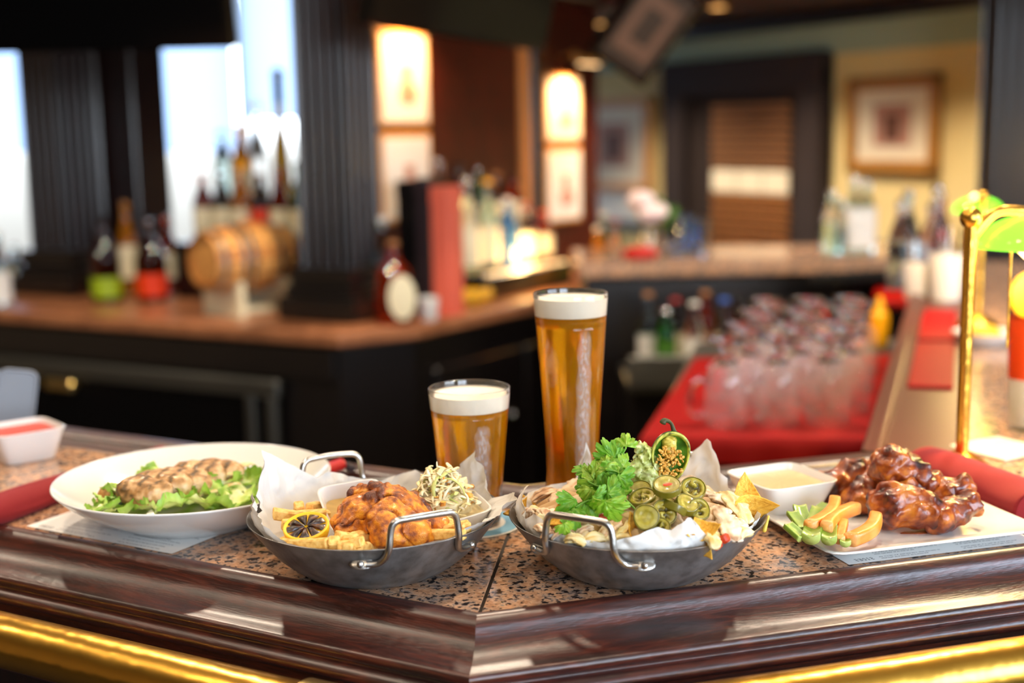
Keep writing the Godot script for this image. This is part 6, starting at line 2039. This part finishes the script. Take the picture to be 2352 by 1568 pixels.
func stick(p: Vector3, q: Vector3, r: float, bow: float, sd: int, celery: bool) -> ArrayMesh:
	var mid := (p + q) * 0.5
	var ax := (q - p).normalized()
	var side := ax.cross(Vector3.UP).normalized()
	var up := side.cross(ax)
	var nz := noise(90.0, sd + 20, 2)
	var rows := []
	var cols := PackedColorArray()
	var pal := [lin(0.84, 0.20, 0.012), lin(0.90, 0.285, 0.028), lin(0.90, 0.42, 0.12)]
	if celery: pal = [lin(0.09, 0.20, 0.015), lin(0.20, 0.33, 0.03), lin(0.46, 0.54, 0.13)]
	var n := 14
	for i in n:
		var f := clampf((i - 1) / float(n - 3), 0.0, 1.0)
		var s := r
		if i == 0 or i == n - 1: s = 1e-5
		var c := p.lerp(q, f) - mid + side * bow * sin(PI * f) * 0.6
		var row := PackedVector3Array()
		for j in 20:
			var a := TAU * (j + 0.5) / 20
			var u := Vector2(cos(a), sin(a))
			u /= pow(pow(absf(u.x), 5) + pow(absf(u.y), 5), 0.2)
			if celery:
				u.y *= 0.62
				u.y += 0.5 * u.x * u.x - 0.25
				u.x *= 1.15
			row.append(c + (side * u.x + up * u.y) * s)
			var t := 0.5 + 0.5 * nz.get_noise_3d(c.x, u.x * 0.01, c.z)
			if celery: t = t * 0.6 + (0.5 if u.y < 0.05 and absf(u.x) < 0.8 else 0.1) + (0.5 if i < 2 or i > n - 3 else 0.0)
			elif i < 2 or i > n - 3: t += 0.4
			cols.append(mixc(pal, t))
		rows.append(row)
	return grid(rows, true, true, Vector2.ZERO, cols)


# ---------------------------------------------------------------- napkins and the rest
func napkin(label: String, a: Vector3, b: Vector3, ra: float, rb: float, sd: int) -> void:
	var ax := (b - a).normalized()
	var side := ax.cross(Vector3.UP).normalized()
	var nz := noise(14.0, sd, 2)
	var rows := []
	for i in 30:
		var f := i / 29.0
		var row := PackedVector3Array()
		var r := lerpf(ra, rb, f)
		for j in 40:
			var th := TAU * j / 40
			var spiral := 1.0 - 0.10 * fposmod(j / 40.0 + 0.35, 1.0) + 0.10 * nz.get_noise_2d(f * 0.12 + cos(th) * 0.02, th * 0.004)
			var v := side * cos(th) * 1.25 + Vector3.UP * (sin(th) * 0.8 + 0.62)
			row.append(a.lerp(b, f) - a + v * r * spiral)
		rows.append(row)
		if i == 0 or i == 29: rows.append(fill(a.lerp(b, f) - a + Vector3.UP * r * 0.6, 40))
	var first: Variant = rows.pop_at(1)
	rows.insert(0, first)
	solo("rolled_napkin", label, "napkin", grid(rows, true, true), M["red_cloth"], a)

func build_small_things() -> void:
	var a := on(-60, 1215, BAR)
	var b := on(372, 1052, BAR)
	napkin("rolled dark red cloth napkin lying behind the salad bowl", a, b, 0.024, 0.012, 4)
	var c := on(2150, 1105, BAR)
	var d := on(2440, 1232, BAR)
	napkin("rolled dark red cloth napkin lying behind the plate of wings", c + Vector3(0, 0, -0.03), d + Vector3(0, 0, -0.04), 0.026, 0.030, 9)
	var kd := on(42, 1060, BAR)
	var k := dish("white flared square dish of red ketchup near the steel caddy", Vector3(kd.x + 0.0, BAR, kd.z - 0.02), 0.092, 0.043, Vector3(0, 0.70, 0), lin(0.46, 0.030, 0.008), "ketchup", 0.86)
	var m := on(36, 992, BAR)
	var t := thing("steel_caddy", "bent stainless steel caddy with rounded plates behind the ketchup dish", "caddy", Vector3(m.x + 0.0, BAR, m.z))
	for s in 2:
		var sh := PackedVector2Array()
		var w := 0.026
		var h := 0.088
		for e in [[-w, 0.0], [w, 0.0], [w, h - 0.012]]: sh.append(Vector2(e[0], e[1]))
		for i in 6: sh.append(Vector2(w - 0.012 + 0.012 * cos(i * PI / 10), h - 0.012 + 0.012 * sin(i * PI / 10)))
		for i in 6: sh.append(Vector2(-w + 0.012 - 0.012 * sin(i * PI / 10), h - 0.012 + 0.012 * cos(i * PI / 10)))
		part(t, "plate", prism(sh, -0.001, 0.001, 0.0004), M["caddy_steel"], Vector3(-0.004 - 0.052 * s, 0.002, 0.0), Vector3(PI / 2, 0, 0)).rotation = Vector3(-PI / 2 + 0.0, 0.0, 0.0)
		var rimp := PackedVector3Array()
		for q in sh: rimp.append(Vector3(q.x - 0.004 - 0.052 * s, q.y + 0.002, 0.001))
		part(t, "rolled_edge", tube(rimp, 0.0022, 8), M["caddy_steel"])
	t.rotation = Vector3(-0.1, 0.35, -0.17)
	part(t, "base", cbox(0.13, 0.004, 0.05, 0.001), M["stainless"], Vector3(-0.03, 0.002, -0.01))
	var r := on(778, 1082, BAR + 0.011)
	var rt := thing("bottle_cap_packet", "small red packet lying on the inner rail behind the salad bowl", "packet", Vector3(r.x, BAR + 0.0115, r.z))
	part(rt, "packet", cbox(0.026, 0.011, 0.02, 0.003), M["red_plastic"], Vector3(-0.004, 0.006, 0), Vector3(0, 0.3, 0.25))
	part(rt, "end", cbox(0.012, 0.009, 0.016, 0.002), M["plum_box"], Vector3(0.014, 0.0046, 0.0), Vector3(0, 0.3, -0.4))
